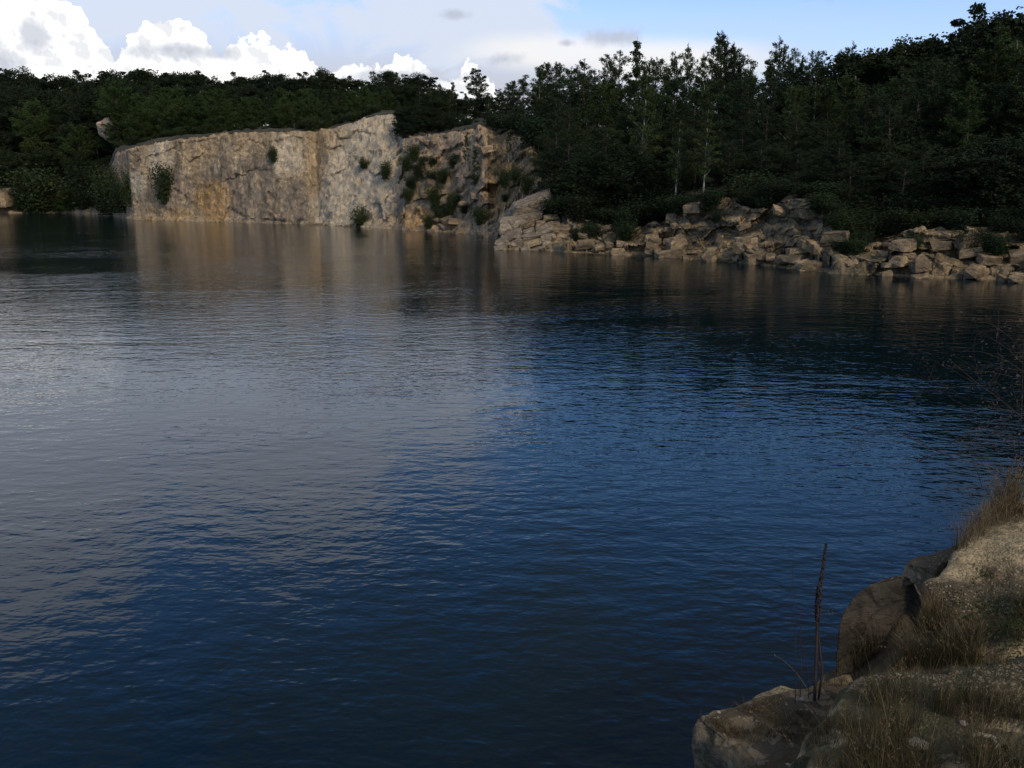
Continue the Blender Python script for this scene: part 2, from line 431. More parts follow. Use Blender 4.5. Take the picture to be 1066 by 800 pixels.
def build_far():
    azs = [np.linspace(R(-110), az_of(-150), 40)[:-1], np.array([az_of(p) for p in np.arange(-150, 100, 2.5)]),
           np.array([az_of(p) for p in np.arange(100, 620, .85)]), np.array([az_of(p) for p in np.arange(620, 1090, .9)]),
           np.array([az_of(p) for p in np.arange(1090, 1205, 6)])[:-1], np.linspace(az_of(1205), R(60), 14)]
    az = np.concatenate(azs)
    r, P = prof(az)
    rows_d, rows_z, kf = [], [], []
    cnt = [3, 8, 34, 34, 14, 16, 8, 6]
    for k in range(8):
        for j in range(cnt[k]):
            t = j / cnt[k]
            rows_d.append(P[k, :, 0] * (1 - t) + P[k + 1, :, 0] * t); rows_z.append(P[k, :, 1] * (1 - t) + P[k + 1, :, 1] * t); kf.append(k + t)
    rows_d.append(P[8, :, 0]); rows_z.append(P[8, :, 1]); kf.append(8.)
    Dm = np.array(rows_d); Z = np.array(rows_z); kf = np.array(kf)
    RR = r[None, :] + Dm
    Xm = np.sin(az)[None, :] * RR; Ym = np.cos(az)[None, :] * RR
    V = np.stack([Xm, Ym, Z], -1)
    nr, nc = Z.shape
    for i in range(nr):
        k = kf[i]
        if k < 1: w = k
        elif k <= 4.3: w = 1.
        elif k < 5.2: w = max(0., (5.2 - k) / .9)
        else: w = 0.
        for j in range(nc):
            p = V[i, j]; a = az[j]
            ux, uy = -math.sin(a), -math.cos(a)
            if w > 0:
                left = a < az_of(345); sl = az_of(345) <= a < az_of(415)
                c1, e1 = blocky(p, .22); c2, e2 = blocky(p, .62)
                amp = .2 if left else (.2 if sl else (.36 if a < az_of(508) else .42))
                f = frac(p, .55, 6)
                f2 = frac(p * np.array([1, 1, .3]), .25, 4)
                c3, e3 = blocky(p, 1.5, (1, 1, 1.3))
                o = amp * ((c1 - .45) * (1.2 if not left else .8) + (c2 - .45) * .55 + (c3 - .45) * (.2 if not left else .34) - .14 * (1 - e1) - .14 * (1 - e2) - .05 * (1 - e3)) + .16 * f + .55 * f2 * (.6 if k < 1.5 else 1) + strata(p, a)
                o *= w * (1 if k > 1.6 else .55)
                V[i, j, 0] += ux * o; V[i, j, 1] += uy * o
                V[i, j, 2] += w * (.15 * f + .25 * (c2 - .45) * e2) * (1 if k > 1.5 else .3)
            if k > 4.6:
                ww = min(1, (k - 4.6) / .6)
                V[i, j, 2] += ww * (.6 * frac(p, .12, 4) + .15 * frac(p, .8, 3))
    ksplit = int(np.argmin(abs(kf - 4.5)))
    jl = int(np.argmin(abs(az - az_of(508))))
    # stone colours of the wall: placed patches
    tan = (.33, .235, .12); ochre = (.42, .235, .065); cream = (.56, .47, .33); grey = (.165, .145, .12); pink = (.36, .26, .18)
    def sp(px, py, rad, zs): 
        d = np.interp(az_of(px), ST_AZ, ST_R) + 4
        return (pxyz(px, py, d), rad, zs)
    mL = rock_material('quarry_wall_stone', (.44, .325, .185), (.29, .21, .125),
        [(grey, [sp(265, 205, 6.5, 1.0), sp(300, 215, 6, .7), sp(235, 180, 3.5, .8), sp(410, 215, 4, 1)], .6),
         (cream, [sp(395, 145, 8, .9), sp(370, 185, 6, 1.2), sp(350, 215, 4, 1), sp(415, 130, 3, 1), sp(168, 168, 2.4, 1.6), sp(300, 160, 3, 1.), sp(145, 190, 2, 1)], .85),
         (ochre, [sp(226, 208, 3.2, .9), sp(232, 225, 2, .5), sp(190, 222, 2.5, .4), sp(440, 228, 3.5, .4)], .6),
         (tan, [sp(320, 146, 2.6, 1.3), sp(326, 185, 1.3, 2.5), sp(475, 170, 6, 1.3), sp(440, 180, 4, 1.2)], .6),
         (pink, [sp(440, 150, 4, .6), sp(500, 160, 6, 1.2), sp(180, 195, 4, .8)], .6)], scale=1., streak=.3, crack=.7, joint=(.75, .75, .22), jd=.38)
    mR = rock_material('right_bank_stone', (.36, .265, .145), (.175, .13, .075),
        [(cream, [sp(560, 212, 3.2, 1.), sp(540, 235, 3, .8), sp(735, 215, 2.5, .5)], .8), ((.40, .29, .155), [sp(720, 245, 4, 1.), sp(760, 250, 4, 1.), sp(1000, 258, 5, .6), sp(930, 255, 2.5, 1)], .6),
         (ochre, [sp(520, 200, 3, 1.2), sp(800, 265, 1.6, .7), sp(690, 255, 1.5, .8)], .5), ((.15, .13, .08), [sp(850, 245, 3.0, 1.2)], .7)], scale=1.3, crack=.8,
        moss=((.06, .052, .026), .4))
    idx = np.arange(nr * nc).reshape(nr, nc)
    def part(name, r0, r1, c0, c1, mat, lab, smooth):
        sub = V[r0:r1 + 1, c0:c1 + 1].reshape(-1, 3)
        f = grid_faces(r1 - r0 + 1, c1 - c0 + 1)
        return tag(mesh_obj(name, sub, f, mat, smooth=smooth), lab[0], lab[1], kind='structure')
    part('cliff', 0, ksplit, 0, jl, mL, ('tall pale quarry cliff rising from the far side of the water', 'cliff'), False)
    part('rocky_bank', 0, ksplit, jl, nc - 1, mR, ('low broken rocky bank under the dark forest on the right shore', 'bank'), False)
    m, nt, b = new_mat('forest_floor')
    n = noise(nt, mapped(nt, .5), 1., 7, .65)
    n2 = noise(nt, mapped(nt, 4), 1., 4, .6)
    c = mixc(nt, n.step(.4, .65), (.035, .034, .018), (.075, .058, .035)); c = mixc(nt, n2.step(.45, .7) * .6, c, (.02, .028, .010))
    nt.links.new(c, b.inputs['Base Color']); b.inputs['Roughness'].default_value = 1; nt.links.new(bump(nt, n2, .8, .2), b.inputs['Normal'])
    part('hillside', ksplit, nr - 1, 0, nc - 1, m, ('wooded hillside rising behind the quarry cliffs', 'hillside'), True)
build_far()

# ------------------------------------------------------------------ water
def build_water():
    m, nt, b = new_mat('lake_water')
    b.inputs['Base Color'].default_value = (.0012, .0068, .0095, 1)
    b.inputs['Roughness'].default_value = .065; b.inputs['IOR'].default_value = 1.33
    patch = noise(nt, mapped(nt, (.06, .10, 1), rot=(0, 0, .3)), 1., 4, .6, .8)
    a = patch.step(.36, .62, .55, 1.2)
    w1 = noise(nt, mapped(nt, (2.4, 4.0, 1), rot=(0, 0, .12)), 1., 2, .5, .25)
    w2 = noise(nt, mapped(nt, (.75, 1.5, 1), rot=(0, 0, -.10)), 1., 2, .45, .3)
    w3 = noise(nt, mapped(nt, (8.5, 12.5, 1), rot=(0, 0, .25)), 1., 1, .5, .2)
    h = w1 * .0165 + w2 * .021 + w3 * .0034
    h = h * a
    nt.links.new(bump(nt, h, 1.0, 1.0), b.inputs['Normal'])
    nx, ny = 40, 40
    xs = np.linspace(-320, 120, nx); ys = np.linspace(-60, 270, ny)
    gx, gy = np.meshgrid(xs, ys)
    v = np.stack([gx.ravel(), gy.ravel(), np.zeros(nx * ny)], 1)
    tag(mesh_obj('water', v, grid_faces(ny, nx), m), 'dark blue rippled water filling the quarry', 'water', kind='structure')
build_water()

# ------------------------------------------------------------------ trees
def pine_proto(h, seed, spread=.23, bare=.15, mat=None, dens=1., tuft=.24, rounded=False):
    rs = np.random.default_rng(seed)
    root = empty('pine_tree'); tr = Geo(); cr = Geo()
    k = 9; tz = np.linspace(0, h, k); wob = np.cumsum(rs.normal(0, .02 * h / 9, (k, 2)), 0)
    tp = np.column_stack([wob, tz]); tp[0, :2] = 0
    tr.tube(tp, np.linspace(.0125 * h, .012, k), 7)
    z = bare * h; lop = rs.uniform(0, 6.28)
    while z < h * .985:
        t = (z - bare * h) / (h * (1 - bare))
        L = (spread * h * (1 - t) ** .75 * (.55 + .45 * min(1, t * 5 + .3)) if not rounded else spread * h * (1 - t ** 2.4) ** .8 * (.45 + .55 * min(1, t * 2.2 + .2))) + .16
        nb = rs.integers(3, 6)
        for q in range(nb):
            a = rs.uniform(0, 6.28); l = L * rs.uniform(.4, 1.25) * (1 + .25 * math.cos(a - lop))
            up = .15 + .75 * t + rs.normal(0, .18)
            s = np.linspace(0, 1, 6); z0 = z + rs.uniform(-.2, .2)
            dirh = np.array([math.cos(a), math.sin(a)])
            pts = np.column_stack([np.interp(z0, tz, tp[:, 0]) + dirh[0] * l * s, np.interp(z0, tz, tp[:, 1]) + dirh[1] * l * s, z0 + l * (up * s * .6 + .25 * s ** 2 - .12 * s * (1 - t))])
            tr.tube(pts, np.linspace(.012 + .01 * l, .006, 6), 4)
            nt_ = max(5, int(l * 21 * dens))
            sp = rs.uniform(.2, 1.02, nt_) ** .8
            side = rs.normal(0, 1, (nt_, 3)) * np.array([1, 1, .75]) * (.32 * l * (1.05 - sp * .7))[:, None] * .6
            cpos = np.column_stack([np.interp(sp, s, pts[:, i]) for i in range(3)]) + side
            out = np.column_stack([np.full(nt_, dirh[0]), np.full(nt_, dirh[1]), np.full(nt_, .45)])
            for e in range(5):
                dd = out * .7 + rs.normal(0, .75, (nt_, 3)); dd[:, 2] += .3
                dd /= np.linalg.norm(dd, axis=1)[:, None]
                cr.leaves(cpos + dd * .09 + rs.normal(0, .07, (nt_, 3)), dd, rs.uniform(.6, 1.3, nt_) * tuft, rs.uniform(.2, .36, nt_) * tuft)
        z += h * rs.uniform(.025, .05)
    n = 40
    zz = rs.uniform(h * .9, h * 1.02, n)
    dd = rs.normal(0, .6, (n, 3)); dd[:, 2] = 1
    cr.leaves(np.column_stack([np.full(n, tp[-1, 0]), np.full(n, tp[-1, 1]), zz]) + rs.normal(0, .06, (n, 3)), dd, .26, .06)
    tr.build('trunk', M_BARK, root, True); cr.build('crown', mat or M_PINE, root)
    root['h'] = h; return root

def leafy_proto(name, h, seed, width, base, mat, bark, n_limb, leaves, leaf, clump=.9, narrow=False, lean=0., name_crown='crown'):
    rs = np.random.default_rng(seed)
    root = empty(name); tr = Geo(); cr = Geo()
    k = 8; tz = np.linspace(0, h * .93, k)
    wob = np.cumsum(rs.normal(0, .02 * h / 8, (k, 2)), 0); wob[0] = 0
    tp = np.column_stack([wob[:, 0] + lean * tz, wob[:, 1], tz])
    r0 = (.010 if narrow else .018) * h
    tr.tube(tp, np.linspace(r0, .015, k), 7)
    C = []; 
    for i in range(n_limb):
        t = base + (1 - base) * (i + rs.random()) / n_limb * .97
        z0 = t * h * .9
        prof_ = math.sin(math.pi * min(1, .18 + .82 * (t - base) / (1 - base)) ** .9) ** .7 if not narrow else (1.05 - (t - base) / (1 - base)) * (.5 + .5 * min(1, (t - base) * 6))
        l = width * .5 * h * max(.18, prof_) * rs.uniform(.6, 1.25)
        a = i * 2.4 + rs.normal(0, .4)
        up = rs.uniform(.35, .9) if not narrow else rs.uniform(.7, 1.5)
        s = np.linspace(0, 1, 6)
        st = np.array([np.interp(z0, tz, tp[:, 0]), np.interp(z0, tz, tp[:, 1]), z0])
        bend = rs.normal(0, .15, 3)
        pts = st + np.outer(s, np.array([math.cos(a), math.sin(a), up]) * l / math.sqrt(1 + up * up)) + np.outer(s ** 2, bend * l)
        if pts[-1, 2] > h: pts[:, 2] -= np.linspace(0, pts[-1, 2] - h, 6)
        tr.tube(pts, np.linspace(max(.012, r0 * .4 * (1 - t) + .01), .005, 6), 5)
        nc = max(2, int(clump * 3 + l * 1.2))
        for q in range(nc):
            u = rs.uniform(.35, 1.05); c = np.array([np.interp(u, s, pts[:, j]) for j in range(3)]) + rs.normal(0, .16 * l + .08, 3)
            C.append((c, rs.uniform(.5, 1.2) * clump * (1.15 - .45 * u)))
            tr.tube(np.array([[np.interp(u * .8, s, pts[:, j]) for j in range(3)], c]), [.012, .004], 3)
    if not narrow and base < .3:
        for i in range(22):
            z0 = rs.uniform(.3, .95) * h; rr = width * .5 * h * (1 - (z0 / h)) ** .5 * .55
            C.append((np.array([np.interp(z0, tz, tp[:, 0]), np.interp(z0, tz, tp[:, 1]), z0]) + rs.normal(0, 1, 3) * np.array([rr, rr, .3]) * .7, clump * rs.uniform(.8, 1.2)))
    per = max(6, int(leaves / len(C)))
    for c, rad in C:
        n = int(per * rs.uniform(.5, 1.5))
        d = rs.normal(0, 1, (n, 3)); d /= np.linalg.norm(d, axis=1)[:, None]
        rr = rad * rs.uniform(.15, 1, n) ** .6
        p = c + d * rr[:, None] * np.array([1, 1, .7])
        od = d + rs.normal(0, .8, (n, 3)); od[:, 2] -= .2
        cr.leaves(p, od, rs.uniform(.7, 1.3, n) * leaf, rs.uniform(.45, .8, n) * leaf)
    tr.build('trunk', bark, root, True); cr.build(name_crown, mat, root)
    root['h'] = h; return root

def shrub_proto(h, seed, leaves, leaf, mat=None, wide=.45):
    rs = np.random.default_rng(seed)
    root = empty('shrub'); tr = Geo(); cr = Geo()
    ns = 9
    for i in range(ns):
        a = i * 2.4; sp = rs.uniform(.1, wide) * h; s = np.linspace(0, 1, 6); hh = h * rs.uniform(.55, 1.0)
        pts = np.column_stack([math.cos(a) * sp * s ** 1.3 + .04 * h * rs.normal() * s, math.sin(a) * sp * s ** 1.3 + .04 * h * rs.normal() * s, hh * s])
        tr.tube(pts, np.linspace(.008 * h + .005, .004, 6), 4)
        n = int(leaves / ns); u = rs.uniform(.12, 1.02, n)
        c = np.column_stack([np.interp(u, s, pts[:, j]) for j in range(3)]) + rs.normal(0, 1, (n, 3)) * (.10 * h)
        c[:, 2] = np.maximum(c[:, 2], .02)
        cr.leaves(c, rs.normal(0, 1, (n, 3)) + np.array([0, 0, .4]), rs.uniform(.6, 1.3, n) * leaf, rs.uniform(.4, .8, n) * leaf)
    tr.build('stem', M_DBARK, root, True); cr.build('foliage', mat or M_SHRUB, root)
    root['h'] = h; return root

PINES = [pine_proto(13, 1), pine_proto(12, 2, .19, .12, rounded=True), pine_proto(13, 3, .20, .2, rounded=True), pine_proto(11, 4, .22, .08, rounded=True)]
GPINES = [pine_proto(11, 61, .20, .1, M_YPINE, rounded=True), pine_proto(12, 62, .18, .15, M_YPINE)]
SPIRES = [pine_proto(13, 5, .14, .1, dens=1.3), pine_proto(12, 6, .16, .15, dens=1.2)]
YOUNG = [pine_proto(6, 7, .26, .04, M_YPINE, 1.7, .22), pine_proto(7, 8, .24, .05, M_YPINE, 1.6, .22, True), pine_proto(5.5, 9, .30, .03, M_YPINE, 1.8, .22, True)]
OAKS = [leafy_proto('broadleaf_tree', 12, 11, .72, .06, M_DECID, M_DBARK, 36, 24000, .25, 1.0), leafy_proto('broadleaf_tree', 13, 12, .66, .08, M_DECID, M_DBARK, 38, 24000, .25, .95),
        leafy_proto('broadleaf_tree', 11, 13, .80, .06, M_DECID, M_DBARK, 36, 24000, .25, 1.05)]
BIRCHES = [leafy_proto('birch_tree', 13, 21, .34, .22, M_BIRCH, M_WBARK, 44, 13000, .15, .6, True), leafy_proto('birch_tree', 11, 22, .40, .2, M_BIRCH, M_WBARK, 40, 12000, .15, .6, True, .02),
           leafy_proto('birch_tree', 9, 23, .40, .22, M_BIRCH, M_WBARK, 24, 5000, .14, .5, True, -.03)]
THIN = [leafy_proto('airy_tree', 9, 31, .55, .45, M_DECID, M_DBARK, 12, 2600, .22, .6), ]
SPIKE = [leafy_proto('spindly_birch_tree', 14, 32, .13, .58, M_BIRCH, M_WBARK, 26, 3600, .17, .42, True)]
DSHRUBS = [shrub_proto(2.4, 44, 3200, .12, M_DECID, .5), shrub_proto(2.0, 45, 3000, .12, M_PINE, .4)]
SHRUBS = [shrub_proto(2.2, 41, 3200, .13), shrub_proto(2.6, 42, 3400, .13, wide=.3), shrub_proto(1.8, 43, 3000, .12, wide=.6)]
used = set()
def plant(protos, px, top, d, label, group, cat='tree', name=None, wide=1., base_py=None, minh=1.2, sink=.1):
    a = az_of(px)
    z, r = ground_far(a, d)
    if base_py is not None: z = H + math.tan(el_of(px, base_py)) * (r + d)
    h = H + math.tan(el_of(px, top)) * (r + d) - z
    if h < minh: return None
    p = protos[random.randrange(len(protos))]
    if p.name in used: o = copy_tree(p)
    else: o = p; used.add(p.name)
    s = h / p['h']
    o.location = (math.sin(a) * (r + d), math.cos(a) * (r + d), z - sink)
    ws = s ** .8 * wide * random.uniform(.92, 1.1)
    o.scale = (ws, ws, s)
    o.rotation_euler = (random.gauss(0, .025), random.gauss(0, .025), random.uniform(0, 6.28))
    for k in ('label', 'category', 'group'):
        if k in o: del o[k]
    tag(o, label, cat, group)
    return o

SKY_X = [-160, -60, 0, 20, 40, 60, 90, 120, 150, 170, 200, 230, 260, 300, 340, 360, 380, 400, 430, 450, 480, 500, 520, 540, 570, 600, 630, 660, 690, 720, 745, 770, 800, 830, 860, 890, 920, 950, 980, 993, 1003, 1020, 1066, 1200]
SKY_Y = [70, 80, 86, 76, 70, 76, 74, 76, 70, 74, 76, 79, 76, 78, 80, 74, 82, 80, 78, 86, 84, 86, 84, 64, 68, 62, 56, 58, 58, 54, 48, 56, 52, 58, 52, 50, 40, 34, 36, 36, 18, 6, 2, 0]
def sky_y(px): return float(np.interp(px, SKY_X, SKY_Y))
def rnd(a, b): return random.uniform(a, b)

# left: dark broadleaf wall on the skyline
x = -60
while x < 470:
    plant(OAKS, x, sky_y(x) + rnd(-9, 9), rnd(52, 68), 'dark rounded broadleaf tree in the skyline row above the pale cliff', 'broadleaf trees on the skyline above the cliff', wide=1.3); x += rnd(13, 18)
x = -55
while x < 465:
    plant(OAKS if random.random() < .5 else PINES, x, sky_y(x) + rnd(10, 20), rnd(36, 46), 'dark tree in the second row of the wood above the pale cliff', 'second row of trees above the cliff', wide=1.3); x += rnd(15, 20)
x = 125
while x < 425:
    plant(YOUNG if random.random() < .7 else BIRCHES, x, rnd(88, 104), rnd(24, 33), 'mid green young tree in the front row on the cliff plateau', 'young trees in front of the wood on the cliff top', wide=1.35); x += rnd(9, 13)
x = 130
while x < 420:
    plant(YOUNG, x, rnd(100, 116) - (8 if x > 350 else 0) + (30 if x < 142 else 0), rnd(14, 20) + (7 if x > 350 else 0), 'small green pine close behind the rim of the pale cliff', 'small pines along the cliff rim', minh=1.0, wide=1.2); x += rnd(11, 18)
x = 132
while x < 425:
    plant(SHRUBS, x, float(np.interp(x, [130, 200, 300, 350, 395, 425], [146, 133, 128, 124, 112, 128])) + rnd(-5, 4), rnd(11, 16) + (7 if x > 345 else 0), 'low dark shrub just behind the rim of the pale cliff', 'low shrubs along the cliff rim', 'shrub', wide=1.9, minh=.4); x += rnd(9, 15)
# left shore below the wood
x = -60
while x < 118:
    plant(OAKS if random.random() < .5 else PINES, x, rnd(90, 110), rnd(24, 34), 'dark tree on the steep left shore below the wood', 'trees on the steep left shore', wide=1.35)
    x += rnd(14, 19)
x = -60
while x < 122:
    plant(PINES if random.random() < .4 else OAKS, x, rnd(160, 170) if 96 < x < 142 else rnd(128, 158), rnd(9, 16), 'low dark tree at the foot of the left shore', 'low trees at the foot of the left shore', wide=1.5); x += rnd(12, 17)
x = -60
while x < 124:
    if not -30 < x < 13: plant(SHRUBS if random.random() < .6 else (YOUNG if random.random() < .5 else DSHRUBS), x, rnd(168, 204), rnd(.4, 4), 'bushy green shrub at the water edge of the left shore', 'shrubs at the water edge of the left shore', 'shrub', wide=1.8, minh=.6)
    x += rnd(7, 11)
for px, top, d in ((48, 108, 22), (90, 132, 12),):
    plant(YOUNG, px, top, d, 'lighter green pine among the dark trees left of the pale cliff', 'lighter pines left of the cliff', wide=1.3)
# right: skyline
x = 440
while x < 880:
    q = random.random()
    pr = BIRCHES if q < .36 else (SPIRES if q < .46 else (GPINES if q < .7 else PINES))
    plant(pr, x, sky_y(x) + rnd(-9, 16), rnd(34, 48), 'slender tree in the jagged skyline of the forest right of the cliff', 'slender trees on the skyline of the right forest', wide=rnd(.85, 1.3)); x += rnd(9, 14)
x = 880
while x < 1120:
    plant(OAKS, x, sky_y(x) + rnd(-3, 6), rnd(34, 46), 'dark broad crowned tree on the high skyline at the right end of the forest', 'broad trees on the right skyline', wide=1.3); x += rnd(20, 28)
x = 425
while x < 1120:
    q = random.random()
    plant(PINES if q < .5 else (BIRCHES[:2] if q < .7 else GPINES), x, sky_y(x) + rnd(18, 42), rnd(24, 31) if x > 575 else rnd(32, 40), 'dark tree in the middle depth of the forest on the right shore', 'middle row of the right forest', wide=1.35); x += rnd(13, 18)
x = 560
while x < 1120:
    plant(PINES if random.random() < .75 else GPINES, x, sky_y(x) + rnd(48, 85), rnd(16, 22), 'dark pine in the dense lower forest on the right shore', 'lower row of the right forest', wide=1.4); x += rnd(15, 21)
x = 572
while x < 1120:
    plant(PINES if random.random() < .9 else OAKS, x, rnd(128, 168), rnd(8.5, 13), 'dark low tree overhanging the rocky right bank', 'front trees above the rocky bank', wide=1.6, sink=.4); x += rnd(16, 22)
x = 578
while x < 1120:
    if not (705 < x < 765):
        for dd in (0, 3.5):
            plant(DSHRUBS, x + dd, float(np.interp(x, [580, 600, 650, 700, 780, 860, 885, 940, 1000, 1100], [196, 205, 214, 206, 196, 192, 222, 222, 220, 214])) + rnd(-8, 8) - dd * 4, rnd(5.0, 7.0) + dd, 'dark shrub at the top edge of the rocky right bank', 'shrubs along the top of the right bank', 'shrub', wide=2.0, minh=.5)
    x += rnd(8, 13)
for i in range(26):
    px = rnd(600, 1090) if i > 8 else rnd(850, 900)
    yt = float(np.interp(px, [600, 690, 712, 790, 830, 870, 880, 935, 1110], [236, 230, 214, 214, 208, 212, 248, 244, 242])); b_ = yt + rnd(2, 22)
    plant(DSHRUBS, px, b_ - rnd(14, 26), float(np.interp(b_ - yt, [0, 22], [4.6, 2.2])), 'dark shrub spilling down over the face of the rocky right bank', 'shrubs spilling over the right bank', 'shrub', base_py=b_, minh=.4, wide=1.5)
# trees between cliff and right forest
for px, top, d in ((423, 112, 15), (432, 108, 20), (445, 104, 24), (458, 100, 26), (520, 92, 30), (535, 88, 32), (552, 92, 33), (570, 100, 28), (590, 112, 20)):
    plant(PINES if px > 500 else OAKS, px, top, d, 'dark tree at the notch where the pale cliff meets the forest', 'trees at the notch beside the pale cliff', wide=1.2)
x = 415
while x < 512:
    plant(OAKS, x, sky_y(x) + rnd(6, 18), rnd(30, 46), 'dark broadleaf tree in the low notch of the skyline right of the pale cliff', 'broadleaf trees in the skyline notch', wide=1.3); x += rnd(11, 15)
x = 425
while x < 562:
    plant(DSHRUBS, x, float(np.interp(x, [425, 470, 520], [128, 122, 120])) + rnd(-6, 6), rnd(22, 27), 'dark shrub along the rim of the broken cliff', 'shrubs along the rim of the broken cliff', 'shrub', wide=1.8, minh=.4); x += rnd(7, 11)
for i in range(24):
    px = rnd(424, 556); sy = 243 if px < 510 else 250
    plant(SHRUBS if i % 2 else DSHRUBS, px, (b_ := rnd(165, 232)) - rnd(8, 18), float(np.interp(sy - b_, [0, 50, 100], [1.2, 6, 12])), 'small shrub rooted in a crack of the broken brown cliff beside the pale wall', 'shrubs rooted in the broken cliff', 'shrub', base_py=b_, minh=.4, wide=1.3)
# named individuals
plant(SPIKE, 657, 27, 40, 'tallest spindly birch poking far above the skyline', None, wide=1.1)
plant(THIN, 497, 68, 46, 'airy open crowned tree against the white cloud beside the cliff notch', None, wide=1.1)
THIN2 = copy_tree(THIN[0])
for px, top, d, k in ((116, 172, 2.2, 0), (121, 180, 1.6, 1), (126, 176, 1.2, 0), (131, 192, 1.4, 1)):
    plant(DSHRUBS if k else SHRUBS, px, top, d, 'tall bushy shrub hiding the left end of the pale cliff', 'bushes at the left end of the cliff', 'shrub', wide=1.2, base_py=221)
plant([THIN2], 567, 82, 44, 'sparse thin tree against the pale sky right of the small grey cloud', None, wide=.6)
plant(SPIRES, 743, 34, 42, 'tall pointed pine on the skyline right of the tallest spindly birch', None)
plant(SPIRES, 756, 46, 42, 'shorter pointed pine just right of the tall skyline pine', None)
plant(SPIRES, 803, 40, 42, 'pointed pine spire standing alone on the skyline gap', None, wide=1.1)
plant(SPIRES, 870, 45, 40, 'last pointed pine on the skyline before the broad crowned trees', None, wide=1.1)
for px, top, d, b, lab in ((702, 118, 6.6, 210, 'white trunked birch in front of the dark pines above the middle of the right bank'),
                           (663, 62, 15, None, 'pale trunked birch rising through the dark forest left of centre'),
                           (731, 106, 7.2, 207, 'thin grey trunked birch just right of the whitest birch trunk'),
                           (812, 80, 20, None, 'pale birch half hidden in the forest above the grey buttress')):
    plant(BIRCHES[:2], px, top, d, lab, None, name='birch_tree', base_py=b)
# shrubs and saplings on the cliff faces
for px, base, top, d, lab in ((137, 214, 176, 2.6, 'green bush at the left foot of the pale cliff'), (175, 212, 172, 2.8, 'taller green bush on the ledge at the left part of the pale cliff'),
                              (288, 168, 150, 3.2, 'small tuft growing from the upper wall of the pale cliff'), (376, 238, 215, 1.2, 'bushy shrub at the waterline below the cream rock'),
                              (380, 175, 163, 8.2, 'tiny shrub clinging to the middle of the cream slope'), (403, 186, 165, 7.2, 'small shrub at the right edge of the cream slope'),
                              (454, 216, 192, 4, 'dark green bush in the middle of the broken cliff'), (446, 238, 222, 1, 'dark clump in the crevice at the waterline'),
                              (500, 234, 214, 2.2, 'dark bush in the cleft beside the slabs'), (525, 195, 175, 9, 'brownish shrub above the slabs'), (470, 222, 200, 3, 'low shrub on the ochre ledge of the broken cliff')):
    plant(SHRUBS, px, top, d, lab, None, 'shrub', base_py=base, minh=.4, wide=1.1)
for px, base, top, d, lab in ((486, 178, 135, 6.4, 'slender white stemmed sapling on the broken cliff face'), (529, 168, 132, 13.5, 'leafy sapling leaning on the cliff just left of the forest'), (496, 188, 150, 6.4, 'smaller sapling right of the white stemmed sapling')):
    plant(BIRCHES[2:], px, top, d, lab, None, 'sapling', base_py=base, minh=.8, wide=.8)
for p in PINES + GPINES + SPIRES + YOUNG + OAKS + BIRCHES + THIN + SPIKE + SHRUBS + DSHRUBS + [THIN2]:
    if p.name not in used:
        for ch in list(p.children): bpy.data.objects.remove(ch)
        bpy.data.objects.remove(p)

# ------------------------------------------------------------------ loose rocks
def chunk(seed, flat=(1, 1, 1), sub=2, npts=5):
    """a block of broken stone: a jittered box with a few extra corners, hard edges and flat breaks"""
    rs = np.random.default_rng(seed); bm = bmesh.new()
    d = np.array([(x, y, z) for x in (-1, 1) for y in (-1, 1) for z in (-1, 1)]) * rs.uniform(.5, .98, (8, 3))
    e = rs.normal(0, 1, (npts, 3)); e /= np.linalg.norm(e, axis=1)[:, None]; e *= rs.uniform(.85, 1.08, (npts, 1))
    for p in np.vstack([d, e]) * np.array(flat): bm.verts.new(p)
    r = bmesh.ops.convex_hull(bm, input=bm.verts)
    bmesh.ops.delete(bm, geom=[g for g in r['geom_interior'] if isinstance(g, bmesh.types.BMVert)], context='VERTS')
    bmesh.ops.dissolve_limit(bm, angle_limit=R(14), verts=bm.verts, edges=bm.edges)
    bmesh.ops.bevel(bm, geom=list(bm.edges), offset=.03, segments=1, affect='EDGES')
    bmesh.ops.triangulate(bm, faces=bm.faces)
    bmesh.ops.subdivide_edges(bm, edges=bm.edges, cuts=sub + 1, use_grid_fill=True)
    for v in bm.verts:
        q = v.co * 1.7 + Vector((seed * 3.1, 0, 0))
        v.co += v.co.normalized() * (.035 * mn.fractal(q, .9, 2, 5) + .03 * (mn.cell(q * 1.7) - .5))
    return bm
def rock_obj(name, seed, loc, scale, rot, mat, flat=(1, 1, 1)):
    bm = chunk(seed, flat, 2); me = bpy.data.meshes.new(name); bm.to_mesh(me); bm.free(); me.materials.append(mat)
    o = bpy.data.objects.new(name, me); col.objects.link(o); o.location = loc; o.scale = scale if not isinstance(scale, (int, float)) else (scale,) * 3; o.rotation_euler = rot
    return o
M_SLAB = rock_material('pale_slab_stone', (.38, .305, .205), (.22, .17, .115), scale=1.4, crack=.6, streak=False, vary=.35)
M_BOULD = rock_material('brown_boulder_stone', (.36, .262, .145), (.19, .142, .085), scale=1.8, crack=.6, streak=False, vary=.5, jd=.5)
